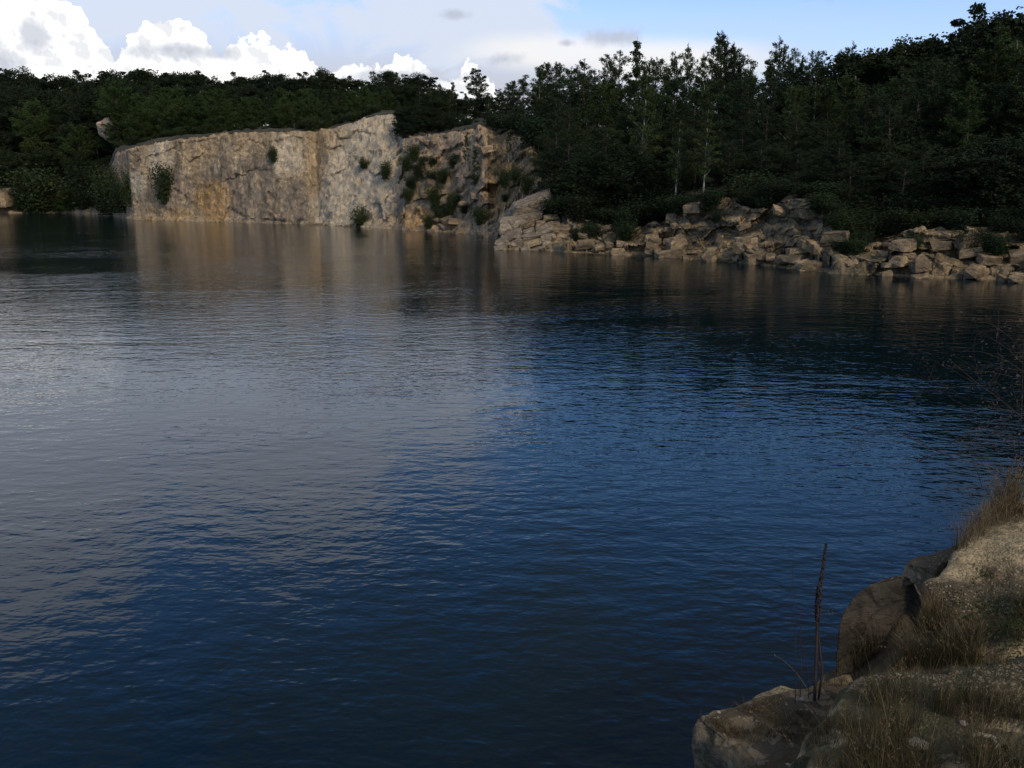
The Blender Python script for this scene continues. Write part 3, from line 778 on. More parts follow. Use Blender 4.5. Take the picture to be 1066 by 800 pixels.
# leaning slabs at the corner of the bank
def slab(i, px, py, r, size, rot, mat, lab, group):
    o = rock_obj('bedded_rock', 100 + i, pxyz(px, py, r), size, rot, mat, (1, 1, .8)); tag(o, lab, 'rock bed', group, 'thing')
for i, (px, py, dr, sx, sy, sz, lab) in enumerate(((552, 214, 4.6, 2.5, 1.7, 1.1, 'pale rounded cap of rock above the bedded slabs'), (536, 232, 2.6, 1.7, 1.2, .8, 'upright pale block between the rock cap and the bedded slabs'), (589, 250, 1.4, 2.0, 1.4, 1.0, 'brown block closing the right end of the bedded slabs'))):
    slab(i, px, py, 79 + dr, (sx, sy, sz), (.2, -.4 + .15 * i, -az_of(px)), M_SLAB if i < 2 else M_BOULD, lab, None)
n = 10
for row, (x0, x1, y0, y1, dr) in enumerate(((514, 585, 259.5, 261, -.2), (516, 588, 253, 253, .5), (523, 590, 247, 246, 1.2), (531, 588, 240, 239.5, 2.0), (539, 583, 233, 233, 2.9), (545, 574, 226, 226, 3.8))):
    x = x0
    while x < x1:
        w = rnd(11, 22); t = (x + w / 2 - x0) / (x1 - x0)
        slab(n, x + w / 2, y0 + (y1 - y0) * t + rnd(-1, 1), 79 + dr + rnd(-.2, .3) - t * 1.2, (w / 2 / 11.4 * 1.2, rnd(.9, 1.3), rnd(.38, .52)), (.15 + rnd(-.06, .06), -.36 + .2 * t + rnd(-.05, .05), -az_of(x)), M_BOULD if t > .75 or random.random() < .3 else M_SLAB, 'thin tilted bed of pale cracked stone at the corner of the right bank', 'tilted rock beds at the corner of the bank')
        n += 1; x += w
# blocks in the right bank
protos = [chunk(200 + i, (1, .8, .62), 1) for i in range(7)]
pm = []
for i, bm in enumerate(protos):
    me = bpy.data.meshes.new('boulder'); bm.to_mesh(me); bm.free(); me.materials.append(M_BOULD); pm.append(me)
M_TAN = rock_material('broken_cliff_stone', (.38, .275, .165), (.21, .155, .10), scale=1.6, crack=.6, streak=False, vary=.6, jd=.5)
bm_tan = []
for me in pm[:4]:
    c = me.copy(); c.materials.clear(); c.materials.append(M_TAN); bm_tan.append(c)
def boulder(px, py, d, s, lab, group, me=None):
    a = az_of(px); r = float(np.interp(a, ST_AZ, ST_R)) + d
    o = bpy.data.objects.new('boulder', me or random.choice(pm)); col.objects.link(o); o.location = pxyz(px, py, r)
    o.scale = (s * rnd(.8, 1.3), s * rnd(.8, 1.1), s * rnd(.6, 1.)); o.rotation_euler = (rnd(-.2, .25), rnd(-.35, .05), -a + rnd(-.5, .5) + random.choice((0, 0, 1.57)))
    tag(o, lab, 'boulder', group)
for i in range(85):
    px = rnd(605, 1110); sy = float(np.interp(px, [600, 690, 800, 900, 1000, 1110], [263, 268, 278, 287, 291, 297])); t = random.random() ** 1.2
    top = float(np.interp(px, [600, 690, 712, 790, 830, 870, 880, 935, 1110], [236, 232, 214, 220, 212, 220, 250, 246, 244]))
    boulder(px, sy + 1 - t * (sy - top), -.15 + t * 4.3, rnd(.35, .95) * (1.1 - .3 * t), 'brown angular boulder wedged in the rocky right bank', 'boulders in the right bank')
for i in range(34):
    px = rnd(125, 505); sy = float(np.interp(px, [125, 200, 330, 414, 505], [227, 231, 234, 239, 245]))
    boulder(px, sy + .5, rnd(.0, .8), rnd(.3, .85), 'small pale boulder at the waterline below the tall cliff', 'boulders at the foot of the tall cliff')
for i in range(30):
    px = rnd(418, 512); t = random.random(); sy = 243; top = float(np.interp(px, [418, 425, 470, 512], [190, 150, 140, 138]))
    dd = float(np.interp(t, [0, .5, 1], [.6, 5.8, 12.5]))
    boulder(px, sy - t * (sy - top), dd, rnd(.45, 1.15), 'angular tan block standing out of the broken cliff between the pale wall and the forest', 'blocks in the broken cliff', bm_tan[i % 4])
for px, py, d, s, lab in ((-2, 208, -.3, 3.2, 'pale rock showing at the left end of the far shore'), (722, 218, 4.4, 1.2, 'pale flat topped rock at the crest of the bank under the birches'), (745, 213, 5.4, 1.1, 'pinkish pale rock mound at the crest of the bank'),
                          (940, 256, 2.4, .95, 'squarish pale block in the right bank below the low shrubs'), (958, 276, .8, .9, 'upright pale block at the waterline of the right bank'), (1010, 252, 3, 1.0, 'wide tan block near the right end of the bank'),
                          (706, 256, 1.8, 1.3, 'large pale boulder at the waterline left of the crest rocks')):
    boulder(px, py, d, s, lab, None, pm[0])
# sandy scar on the hillside behind the left end of the cliff
m_sand, nt, b = new_mat('sand_scar'); n = noise(nt, mapped(nt, 1.2), 1., 5, .6)
nt.links.new(mixc(nt, n.step(.35, .65), (.54, .42, .28), (.42, .25, .14)), b.inputs['Base Color']); b.inputs['Roughness'].default_value = 1
bm = bmesh.new(); bmesh.ops.create_icosphere(bm, subdivisions=4, radius=1)
for v in bm.verts: v.co *= 1 + .28 * mn.fractal(v.co * 1.3, .9, 2, 4)
me = bpy.data.meshes.new('sand_scar'); bm.to_mesh(me); bm.free(); me.materials.append(m_sand); me.shade_smooth()
o = bpy.data.objects.new('sand_scar', me); col.objects.link(o); o.location = pxyz(122, 136, r_shore_of(119, 226) + 19); o.scale = (3.6, 2.2, 2.3)
tag(o, 'bare pale sandy scar among the trees above the left end of the cliff', 'sand scar')
o = rock_obj('bare_ledge', 78, pxyz(332, 131, r_shore_of(332, 234) + 22), (5.2, 3, .6), (.0, -.04, 0), M_TAN, (1, 1, .8))
tag(o, 'bare grey rock ledge behind the notch in the cliff rim', 'rock ledge')

ZO = H - 8.0
def at_f(px, py, z): return at_z(px, py, z + ZO)

# ------------------------------------------------------------------ near bank
def seg_dist(P, poly):
    """signed distance of points to a closed polygon (positive inside)"""
    P = np.asarray(P); poly = np.asarray(poly); n = len(poly); dm = np.full(len(P), 1e9); ins = np.zeros(len(P), bool)
    for i in range(n):
        a = poly[i]; b = poly[(i + 1) % n]; ab = b - a
        t = np.clip(((P - a) @ ab) / (ab @ ab + 1e-12), 0, 1)
        dm = np.minimum(dm, np.linalg.norm(P - a - t[:, None] * ab, axis=1))
        c = ((a[1] > P[:, 1]) != (b[1] > P[:, 1]))
        with np.errstate(divide='ignore', invalid='ignore'):
            xi = (b[0] - a[0]) * (P[:, 1] - a[1]) / (b[1] - a[1] + 1e-15) + a[0]
        ins ^= c & (P[:, 0] < xi)
    return np.where(ins, dm, -dm)
ctrl = [(948, 600, 5.22), (975, 588, 5.26), (1000, 562, 5.28), (1066, 560, 5.34), (1012, 548, 5.24), (1035, 532, 5.26), (1066, 520, 5.3), (1000, 600, 5.24), (1066, 610, 5.28), (1066, 640, 5.2),
        (1000, 632, 5.08), (970, 640, 4.96), (955, 665, 4.75), (1000, 668, 4.8), (1066, 664, 4.98), (900, 692, 4.5), (960, 692, 4.6), (1040, 685, 4.78), (880, 690, 4.45),
        (860, 720, 4.35), (800, 760, 4.3), (760, 770, 4.25), (950, 740, 4.6), (1066, 740, 4.75), (950, 800, 4.6), (1066, 800, 4.8)]
CP_ = np.array([tuple(at_f(*c)) for c in ctrl] + [(0, 0, 6.4), (1.2, 1.5, 5.5), (3, 1, 5.8), (0, -2, 6.5), (5, 3, 5.7), (8, 6, 6.2), (12, 6, 7), (20, 10, 8), (9, 11, 5.6), (20, 22, 6), (-3, -3, 6.5), (-12, -6, 6.5), (-35, -15, 7), (30, 10, 9), (10, -20, 8), (50, 30, 12)])
CP_[len(ctrl):, 2] += ZO
edge_px = [(760, 800, 4.2), (735, 765, 4.2), (745, 745, 4.25), (850, 716, 4.35), (878, 692, 4.45), (885, 660, 4.7), (915, 628, 4.95), (942, 603, 5.15), (962, 592, 5.22), (985, 578, 5.25), (1000, 560, 5.26), (1012, 545, 5.24), (1030, 530, 5.25), (1048, 521, 5.28), (1075, 513, 5.3)]
EDGE = [tuple(at_f(*c)[:2]) for c in edge_px] + [(7.4, 9.8), (12, 14.5), (18, 20), (27, 30), (60, 60), (90, 20), (90, -60), (-90, -60), (-90, -32), (-40, -14), (-14, -5.5), (-5, -.9), (-1.6, .5), (.1, 1.2), (.75, 2.2)]
def near_z(Q):
    d2 = ((Q[:, None, :] - CP_[None, :, :2]) ** 2).sum(-1) + .03
    w = d2 ** -1.7
    return (w * CP_[None, :, 2]).sum(1) / w.sum(1)
def fines(p):
    v = Vector((p[0], p[1], 0))
    return .045 * mn.fractal(v * 1.6, .9, 2, 4) + .016 * mn.fractal(v * 9, .8, 2, 4)
def spread(a, lo, hi, step, far):
    xs = [np.arange(lo, hi, step)]
    l = lo; s = step; L = []
    while l > -far: s *= 1.22; l -= s; L.append(l)
    h = xs[0][-1]; s = step; U = []
    while h < far: s *= 1.22; h += s; U.append(h)
    return np.concatenate([np.array(L[::-1]), xs[0], np.array(U)])
gxs = spread(0, .8, 5.6, .022, 85); gys = spread(0, 3.0, 9.2, .022, 58)
GX, GY = np.meshgrid(gxs, gys)
Q = np.stack([GX.ravel(), GY.ravel()], 1)
ww = np.array([mn.noise(Vector((q[0] * 2.2, q[1] * 2.2, 3.3))) * .10 + mn.noise(Vector((q[0] * 7, q[1] * 7, 1.3))) * .035 for q in Q])
sdist = np.concatenate([seg_dist(Q[i:i + 20000], EDGE) for i in range(0, len(Q), 20000)]) + ww
zz = np.concatenate([near_z(Q[i:i + 20000]) for i in range(0, len(Q), 20000)])
fi = np.array([fines(q) if (0 < q[0] < 8 and 1 < q[1] < 12) else .25 * mn.fractal(Vector((q[0], q[1], 0)) * .2, .9, 2, 4) for q in Q])
t = np.clip(-sdist / .9, 0, 1); t = np.where(t > 0, t ** .55, 0)
ZN = (zz + fi) * (1 - t) + (-2.0) * t
ZN -= .05 * np.exp(-np.abs(sdist) / .05) * (sdist > 0)
def gravel_material(name, moss_amt=.5, lo=.69, hi=.82, soil=()):
    m, nt, b = new_mat(name)
    P = pos(nt)
    n1 = noise(nt, mapped(nt, 1.3), 1., 6, .6)
    n2 = noise(nt, mapped(nt, 5.5), 1., 6, .65)
    cv = nt.nodes.new('ShaderNodeTexVoronoi'); cv.inputs['Scale'].default_value = 55; nt.links.new(P, cv.inputs['Vector'])
    cs = nt.nodes.new('ShaderNodeSeparateXYZ'); nt.links.new(cv.outputs['Color'], cs.inputs[0])
    g = X(nt, cs.outputs[0]); vd = X(nt, cv.outputs['Distance'])
    n3 = noise(nt, mapped(nt, 120), 1., 3, .7)
    c = mixc(nt, n2.step(.35, .65), (.40, .305, .165), (.27, .205, .11))
    c = mixc(nt, g.step(.35, 1.) * .75, c, (.42, .33, .19))
    c = mixc(nt, g.step(.35, .0) * .6, c, (.12, .10, .07))
    c = mixc(nt, (n1 * .7 + n2 * .5).step(lo, hi) * moss_amt, c, (.055, .052, .026))
    c = mixc(nt, n2.step(.62, .75) * .7, c, (.065, .05, .032))
    if soil: c = mixc(nt, stain_mask(nt, soil, n2, .8) * .9, c, (.06, .046, .026))
    nt.links.new(c, b.inputs['Base Color']); b.inputs['Roughness'].default_value = .95; b.inputs['Specular IOR Level'].default_value = .2
    nb = bump(nt, n2, .8, .05); nb = bump(nt, vd, .8, -.012, nb); nb = bump(nt, n3, .6, .006, nb)
    nt.links.new(nb, b.inputs['Normal']); return m
def soil_at(px, py, z, r): return (tuple(at_f(px, py, z)), r, .15 / r * 3)
M_GRAV = gravel_material('gravel_ground', .6, soil=[(tuple(at_f(930, 672, 4.7)), .6, 2.5), (tuple(at_f(1010, 672, 4.8)), .5, 2.5), (tuple(at_f(1066, 660, 4.9)), .5, 2.5), (tuple(at_f(1030, 530, 5.25)), .35, 2.5)])
M_SHELF = gravel_material('shelf_ground', .92, .50, .62)
M_BLOCK = rock_material('weathered_block_stone', (.27, .21, .125), (.13, .105, .065), scale=5.5, crack=.15, streak=False, moss=((.075, .058, .034), .92))
M_FACE = rock_material('shaded_block_face', (.065, .052, .035), (.036, .030, .020), scale=3.0, crack=.25, streak=.5, moss=((.20, .165, .115), .6))  # shade of the steep face put into dark stone colour, upward parts paler
fore = [tag(mesh_obj('near_bank', np.stack([Q[:, 0], Q[:, 1], ZN], 1), grid_faces(len(gys), len(gxs)), M_GRAV, smooth=True), 'gravelly near bank above the water', 'bank', kind='structure')]
def block(name, outline, zdrop, mat, seed, rnd_edge=.07, bulge=.03, taper=.06, tilt=None, nseg=220, namp=.03, blk=1.6):
    """quarry block: outline of its top edge, worn shoulder, rough walls down to zdrop"""
    P = np.array([tuple(p) for p in outline]); L = np.linalg.norm(np.diff(np.vstack([P, P[:1]]), axis=0), axis=1); s = np.concatenate([[0], np.cumsum(L)])
    u = np.linspace(0, s[-1], nseg, endpoint=False); Pc = np.vstack([P, P[:1]])
    O = np.stack([np.interp(u, s, Pc[:, i]) for i in range(3)], 1)
    for _ in range(3): O = (np.roll(O, 1, 0) + 2 * O + np.roll(O, -1, 0)) / 4
    c = O.mean(0); rings = []
    for f in np.concatenate([np.linspace(.02, .9, 34), np.linspace(.92, 1, 8)]):
        q = c + (O - c) * f; q[:, 2] += bulge * (1 - f * f) 
        if f > .9: q[:, 2] -= rnd_edge * ((f - .9) / .1) ** 2
        rings.append(q)
    out = (O - c); out[:, 2] = 0; out /= np.linalg.norm(out, axis=1)[:, None]
    for k in range(1, 46):
        d = (k / 45) ** 1.3 * zdrop
        q = O.copy(); q[:, 2] -= rnd_edge + d
        q += out * (min(d, .06) * .4 + taper * (d / zdrop) * -1)
        rings.append(q)
    V = np.array(rings)
    for i in range(V.shape[0]):
        for j in range(nseg):
            p = Vector(V[i, j]) + Vector((seed * 5., 0, 0))
            n = namp * mn.fractal(p * 2.6, .9, 2, 5) + .008 * mn.fractal(p * 16, .7, 2, 4)
            cl, e = blocky(p, 1.3, (1, 1, .6)); n2 = namp * blk * (cl - .45)
            if i < 36: V[i, j, 2] += n + .012 * mn.noise(p * 6)
            else:
                V[i, j] += out[j] * (n + n2) ; V[i, j, 2] += n * .5
    nr = V.shape[0]; idx = np.arange(nr * nseg).reshape(nr, nseg)
    f = np.stack([idx[:-1], np.roll(idx[:-1], -1, 1), np.roll(idx[1:], -1, 1), idx[1:]], -1).reshape(-1, 4)
    ar = sum(P[k][0] * P[(k + 1) % len(P)][1] - P[(k + 1) % len(P)][0] * P[k][1] for k in range(len(P)))
    if ar < 0: f = f[:, ::-1].copy()
    o = mesh_obj(name, V.reshape(-1, 3), f, mat, smooth=True); fore.append(o); return o
def opx(l): return [at_f(*p) for p in l]
A = block('stone_block', opx([(720, 747, 4.55), (742, 737, 4.55), (790, 724, 4.55), (850, 711, 4.55), (888, 700, 4.55), (900, 722, 4.55), (880, 780, 4.55), (850, 840, 4.55), (805, 830, 4.55), (782, 800, 4.55), (748, 770, 4.53)]), 3.6, M_BLOCK, 1, .05, .02, .25, blk=.7)
tag(A, 'flat topped stone block jutting over the water with dead mullein on it', 'stone block')
B = block('stone_block', opx([(815, 815, 4.85), (840, 775, 4.86), (866, 722, 4.9), (884, 702, 4.92), (915, 697, 4.95), (960, 697, 4.98), (1010, 690, 5.02), (1066, 678, 5.08), (1180, 660, 5.2), (1250, 760, 5.3), (1250, 960, 5.3), (1000, 1000, 5.1), (840, 930, 4.9)]), 1.2, M_SHELF, 2, .09, .04, -.1, nseg=320, namp=.045)
tag(B, 'broad grass grown stone shelf in the nearest corner', 'stone shelf')
c_arc = [(876, 652, 4.85), (878, 636, 5.0), (888, 620, 5.11), (905, 608, 5.18), (926, 601, 5.22), (946, 597, 5.24), (956, 606, 5.22)]
c_front = opx(c_arc); c_back = [Vector((p.x * 1.06, p.y * 1.06, p.z - .26)) for p in c_front][::-1]
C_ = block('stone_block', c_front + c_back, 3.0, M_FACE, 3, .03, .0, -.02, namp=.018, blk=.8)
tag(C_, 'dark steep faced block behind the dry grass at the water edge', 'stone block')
D_ = block('stone_block', opx([(942, 586, 4.95), (965, 579, 4.95), (992, 568, 4.97), (1006, 562, 5.0), (1004, 578, 5.05), (975, 592, 5.05), (950, 594, 4.97)]), 2.5, M_BLOCK, 4, .03, .02, .2, nseg=120, namp=.02)
tag(D_, 'small lower ledge behind the gravel mound above the water', 'rock ledge')
bpy.context.view_layer.update()
vs, fs = [], []; off = 0
for o in fore:
    me = o.data; vs += [v.co.copy() for v in me.vertices]; fs += [tuple(i + off for i in p.vertices) for p in me.polygons]; off += len(me.vertices)
BV = BVHTree.FromPolygons(vs, fs)
def hit(px, py):
    d = ray(px, py).normalized(); h = BV.ray_cast(Vector((0, 0, H)), d)
    return h[0], h[1]
def drop(x, y):
    h = BV.ray_cast(Vector((x, y, 7.5)), Vector((0, 0, -1))); return h[0]

# ---- grass
def flat_mat(name, c1, c2, trans=.2, scale=9):
    m, nt, b = new_mat(name)
    n = noise(nt, mapped(nt, scale), 1., 3, .6)
    c = mixc(nt, n.step(.3, .7), c1, c2); nt.links.new(c, b.inputs['Base Color']); b.inputs['Roughness'].default_value = .8; b.inputs['Specular IOR Level'].default_value = .2
    if trans:
        tr = nt.nodes.new('ShaderNodeBsdfTranslucent'); nt.links.new(c, tr.inputs[0]); mx = nt.nodes.new('ShaderNodeMixShader'); mx.inputs[0].default_value = trans
        nt.links.new(b.outputs[0], mx.inputs[1]); nt.links.new(tr.outputs[0], mx.inputs[2]); nt.links.new(mx.outputs[0], nt.nodes['Material Output'].inputs[0])
    return m
M_STRAW = flat_mat('straw_blades', (.15, .105, .05), (.21, .16, .09))
M_OLIVE = flat_mat('olive_blades', (.040, .042, .013), (.075, .068, .022))
M_DRY = flat_mat('brown_blades', (.06, .042, .022), (.10, .07, .036))
M_GREEN = flat_mat('green_leaflets', (.02, .04, .012), (.045, .065, .02))
M_STALK = flat_mat('dead_stalk', (.020, .014, .011), (.038, .026, .020), 0)
M_TWIG = flat_mat('bare_twig', (.035, .027, .022), (.06, .045, .035), 0)
def blade(g, p, h, lean, az, w, m, droop=.35):
    k = 6; s = np.linspace(0, 1, k); dirv = np.array([math.cos(az), math.sin(az), 0])
    pts = np.array(p)[None, :] + np.outer(s, [0, 0, h]) + np.outer(lean * h * (s ** 1.7), dirv) - np.outer(droop * lean * h * s ** 3, [0, 0, 1])
    side = np.array([-dirv[1], dirv[0], 0]) * w * .5; tw = random.uniform(0, 6.28); side = np.array([math.cos(tw), math.sin(tw), 0]) * w * .5
    wd = (1 - s ** 1.6 * .93)[:, None]
    v = np.concatenate([pts - side * wd, pts + side * wd]); i = np.arange(k - 1)
    g.add(v, np.stack([i, i + k, i + k + 1, i + 1], 1), m)
    return pts
def seed_head(g, pts, m, n=10, size=.009):
    tip = pts[-1]; d = pts[-1] - pts[-2]; d /= np.linalg.norm(d)
    c = tip[None, :] - np.outer(np.linspace(-.02, .07, n), d) + rng.normal(0, .005, (n, 3))
    g.leaves(c, np.tile(d, (n, 1)) + rng.normal(0, .4, (n, 3)), size * 1.6, size * .5, m)
def in_poly(x, y, poly):
    c = False; j = len(poly) - 1
    for i in range(len(poly)):
        if (poly[i][1] > y) != (poly[j][1] > y) and x < (poly[j][0] - poly[i][0]) * (y - poly[i][1]) / (poly[j][1] - poly[i][1]) + poly[i][0]: c = not c
        j = i
    return c
def scatter(g, poly, n, hr, leanr, w, mats, heads=0., clump=.5, up_only=.3, wind=None):
    xs = [p[0] for p in poly]; ys = [p[1] for p in poly]; c = 0; tries = 0
    while c < n and tries < n * 12:
        tries += 1
        x, y = random.uniform(min(xs), max(xs)), random.uniform(min(ys), max(ys))
        if not in_poly(x, y, poly): continue
        h, nn = hit(x, y)
        if h is None or abs(nn.z) < up_only: continue
        if h.z < 3.9 + ZO: continue
        if mn.noise(Vector((h.x * 3.2, h.y * 3.2, 5))) < -clump * .0 + (clump - .5): continue
        for _ in range(random.randint(1, 4)):
            p = (h.x + random.gauss(0, .02), h.y + random.gauss(0, .02), h.z - .015)
            az_ = random.uniform(0, 6.28) if wind is None or random.random() < .35 else random.gauss(wind, .8)
            pts = blade(g, p, random.uniform(*hr), random.uniform(*leanr), az_, random.uniform(*w), random.choice(mats))
            if random.random() < heads: seed_head(g, pts, 0)
            c += 1
GM = [M_STRAW, M_OLIVE, M_DRY]
g = Geo()
scatter(g, [(885, 696), (888, 682), (945, 668), (975, 640), (1005, 655), (1066, 665), (1090, 690), (1000, 694), (930, 698)], 2100, (.08, .27), (.1, .7), (.002, .005), [0, 1, 1, 2, 2, 2, 1], .05, .45, .0)
scatter(g, [(886, 694), (890, 676), (1010, 660), (1010, 692)], 170, (.25, .46), (.15, .9), (.002, .004), [0, 0, 2, 1], .12, .45, .0, wind=math.pi)
tag(g.build('dry_grass', GM), 'tall dry grass in the dip between the shelf and the gravel mound', 'dry grass', kind='stuff')
g = Geo()
scatter(g, [(850, 800), (868, 735), (910, 715), (1000, 722), (1080, 735), (1080, 830), (850, 830)], 4200, (.05, .26), (.1, .8), (.002, .0045), [1, 1, 2, 2, 2, 0], .03, .48)
scatter(g, [(905, 800), (925, 725), (1010, 730), (1030, 830), (905, 830)], 420, (.2, .40), (.05, .4), (.002, .004), [1, 1, 1, 0, 2], .05, .45)
scatter(g, [(866, 722), (890, 700), (1066, 682), (1080, 735), (866, 750)], 700, (.03, .10), (.1, .9), (.002, .004), [0, 1, 2], 0, .5)
tag(g.build('shelf_grass', GM), 'short olive and brown grass growing on the near stone shelf', 'grass', kind='stuff')
g = Geo()
scatter(g, [(735, 750), (850, 715), (884, 704), (850, 790), (800, 800)], 2600, (.02, .10), (.2, 1.0), (.002, .004), [2, 2, 1, 0], 0, .5)
tag(g.build('ledge_turf', GM), 'thin brown turf on the jutting stone block', 'turf', kind='stuff')
g = Geo()
scatter(g, [(985, 580), (1005, 552), (1035, 528), (1080, 512), (1080, 530), (1040, 545), (1010, 570)], 950, (.08, .30), (.05, .5), (.002, .0045), [0, 0, 1, 2, 0], .35, .42, .0)
scatter(g, [(1035, 530), (1080, 508), (1080, 524), (1040, 538)], 420, (.2, .44), (.05, .4), (.002, .0045), [0, 0, 1, 2], .4, .42, .0)
tag(g.build('rim_grass', GM), 'straw coloured seeding grass along the far rim of the gravel mound', 'rim grass', kind='stuff')
g = Geo()
scatter(g, [(955, 605), (1010, 585), (1066, 560), (1080, 640), (1000, 645)], 420, (.02, .07), (.3, 1.0), (.002, .005), [1, 2, 0, 1], 0, .55)
scatter(g, [(1000, 640), (1080, 615), (1080, 665), (1010, 665)], 500, (.04, .14), (.2, .9), (.003, .006), [1, 1, 2], 0, .5)
tag(g.build('mound_turf', GM), 'sparse low turf on the gravel mound', 'mound turf', kind='stuff')
g = Geo()
for (px, py, n, rad) in ((1055, 655, 700, .13), (1030, 640, 250, .09), (1000, 640, 160, .07), (1060, 672, 300, .1), (1022, 598, 60, .04)):
    h, _ = hit(px, py); 
    c = np.array(h)[None, :] + rng.normal(0, 1, (n, 3)) * np.array([rad, rad, rad * .35]); c[:, 2] = np.array([ (drop(q[0], q[1]).z if drop(q[0], q[1]) else h.z) + abs(random.gauss(0, rad * .45)) for q in c])
    g.leaves(c, rng.normal(0, 1, (n, 3)), rng.uniform(.012, .03, n), rng.uniform(.008, .016, n))
tag(g.build('ground_herbs', M_GREEN), 'dark green low herbs at the right foot of the gravel mound', 'herbs', kind='stuff')

# ---- mullein and dead stems
def P3(px, py, dist): return np.array(ray(px, py).normalized() * dist) + np.array([0, 0, H])
hb, _ = hit(848, 731)
base = np.array(hb); dist = (hb - Vector((0, 0, H))).length
root = empty('mullein_stalk', tuple(base)); st = Geo(); hd = Geo()
def rel(px, py, dd=0.): return P3(px, py, dist + dd) - base
spine = np.array([(0, 0, -.03), rel(849, 700), rel(850, 670), rel(851, 640), rel(854, 610), rel(857, 588), rel(860, 565)])
st.tube(spine, [.011, .0105, .0095, .0085, .0075, .006, .003], 8)
sp2 = np.array([rel(851.5, 652), rel(850, 645) + [0, .02, 0], rel(851, 626) + [0, .03, 0], rel(852.5, 612) + [0, .03, 0]])
st.tube(sp2, [.006, .006, .005, .003], 6)
st.tube(np.array([(.035, .03, -.03), rel(856, 700, .05), rel(853, 672, .03), rel(851, 652)]), [.008, .008, .007, .006], 6)
def capsules(path, n, r):
    s = np.linspace(0, 1, len(path))
    for i in range(n):
        u = random.random() ** .85; c = np.array([np.interp(u, s, path[:, j]) for j in range(3)]); a = random.uniform(0, 6.28)
        rr = r * (1.15 - .5 * u) * random.uniform(.7, 1.2) ; dirv = np.array([math.cos(a), math.sin(a), random.uniform(.3, 1.0)]); dirv /= np.linalg.norm(dirv)
        if random.random() < .35 * math.sin(u * 19) ** 2: continue
        hd.tube(np.array([c, c + dirv * rr * .6, c + dirv * rr * 1.3, c + dirv * rr * 2.0]), [rr * .3, rr * .75, rr * .62, rr * .08], 6)
capsules(np.array([rel(851.5, 650), rel(854, 610), rel(857, 588), rel(860, 566)]), 210, .0105)
capsules(sp2[1:], 50, .009)
st.build('stem', M_STALK, root, True); hd.build('seed_head', M_STALK, root, True)
lv = Geo()
for i in range(4):
    a = random.uniform(0, 6.28); k = 5; s = np.linspace(0, 1, k); L = random.uniform(.05, .09)
    pts = np.outer(s, [math.cos(a), math.sin(a), .35]) * L - np.outer(s ** 2, [0, 0, .5]) * L + [0, 0, random.uniform(.02, .3)]
    sd_ = np.array([-math.sin(a), math.cos(a), 0]) * .016; wd = np.sin(np.pi * (s * .85 + .1))[:, None]
    v = np.concatenate([pts - sd_ * wd, pts + sd_ * wd + [0, 0, .01]]); ii = np.arange(k - 1); lv.add(v, np.stack([ii, ii + k, ii + k + 1, ii + 1], 1))
lv.build('foliage', M_STALK, root)
tag(root, 'tall dead dark brown mullein stalk with knobbly seed head on the jutting block', 'mullein')
for (bx, by, tx, ty, lab) in ((833, 727, 834, 632, 'thin bare dead stem left of the mullein, taller of the pair of thin stems'), (842, 728, 838, 668, 'short thin dead stem close beside the mullein'), (828, 733, 826, 585, 'very thin pale dead stem furthest left of the mullein')):
    hb2, _ = hit(bx, by); b2 = np.array(hb2); dd = (hb2 - Vector((0, 0, H))).length
    t_ = P3(tx, ty, dd) - b2; r2 = empty('dead_stem', tuple(b2)); g = Geo()
    s = np.linspace(0, 1, 8); pp = np.outer(s, t_) + np.outer(np.sin(s * 5) * .006, [1, .4, 0]); pp[0, 2] -= .03
    g.tube(pp, np.linspace(.0035, .0012, 8), 5)
    q = Geo()
    for i in range(7):
        u = .45 + .55 * i / 7; c = np.array([np.interp(u, s, pp[:, j]) for j in range(3)]); a = random.uniform(0, 6.28)
        q.tube(np.array([c, c + [math.cos(a) * .02, math.sin(a) * .02, .03]]), [.0012, .0005], 4)
    g.build('stem', M_STALK, r2, True); q.build('twig', M_STALK, r2); tag(r2, lab, 'dead stem', 'thin dead stems beside the mullein')
# arching straws
for (bx, by, tx, ty, lab) in ((850, 735, 806, 682, 'long arching straw leaning left from beside the mullein'), (900, 690, 862, 661, 'pale straw arching left out of the dry grass, upper one'), (896, 692, 866, 672, 'pale straw arching left out of the dry grass, lower one'), (780, 728, 764, 690, 'lone straw at the back edge of the jutting block')):
    hb2, _ = hit(bx, by); b2 = np.array(hb2); dd = (hb2 - Vector((0, 0, H))).length; t_ = P3(tx, ty, dd) - b2
    g = Geo(); s = np.linspace(0, 1, 9); pp = np.outer(s, t_) + np.outer(np.sin(s * math.pi) * .06, [0, 0, 1]) + b2
    g.tube(pp, np.linspace(.0024, .0009, 9), 4); seed_head(g, pp, 0, 8, .008)
    tag(g.build('straw', M_STRAW), lab, 'straw', 'arching straws')

# ---- bare twiggy shrub beyond the rim
def twig_tree(g, lf, p, d, L, r, lev, rs):
    k = 6; pts = [np.array(p)]; d = np.array(d, float)
    for i in range(k):
        d = d + rs.normal(0, .13, 3); d /= np.linalg.norm(d); pts.append(pts[-1] + d * L / k)
    pts = np.array(pts); g.tube(pts, np.linspace(r, r * .45, k + 1), 5 if lev < 2 else 3)
    if lev >= 3:
        n = 3; lf.leaves(pts[-n:] + rs.normal(0, .012, (n, 3)), rs.normal(0, 1, (n, 3)) + [0, 0, .6], .035, .014); return
    for i in range(2 + lev if lev < 2 else 4):
        j = rs.integers(2, k + 1); a = d + rs.normal(0, .65, 3); a /= np.linalg.norm(a)
        twig_tree(g, lf, pts[j], a, L * rs.uniform(.5, .75), r * .55, lev + 1, rs)
root = empty('twiggy_shrub'); g = Geo(); lf = Geo(); rs = np.random.default_rng(55)
bs = np.array(at_f(1085, 512, 4.7)); bs[1] += .45
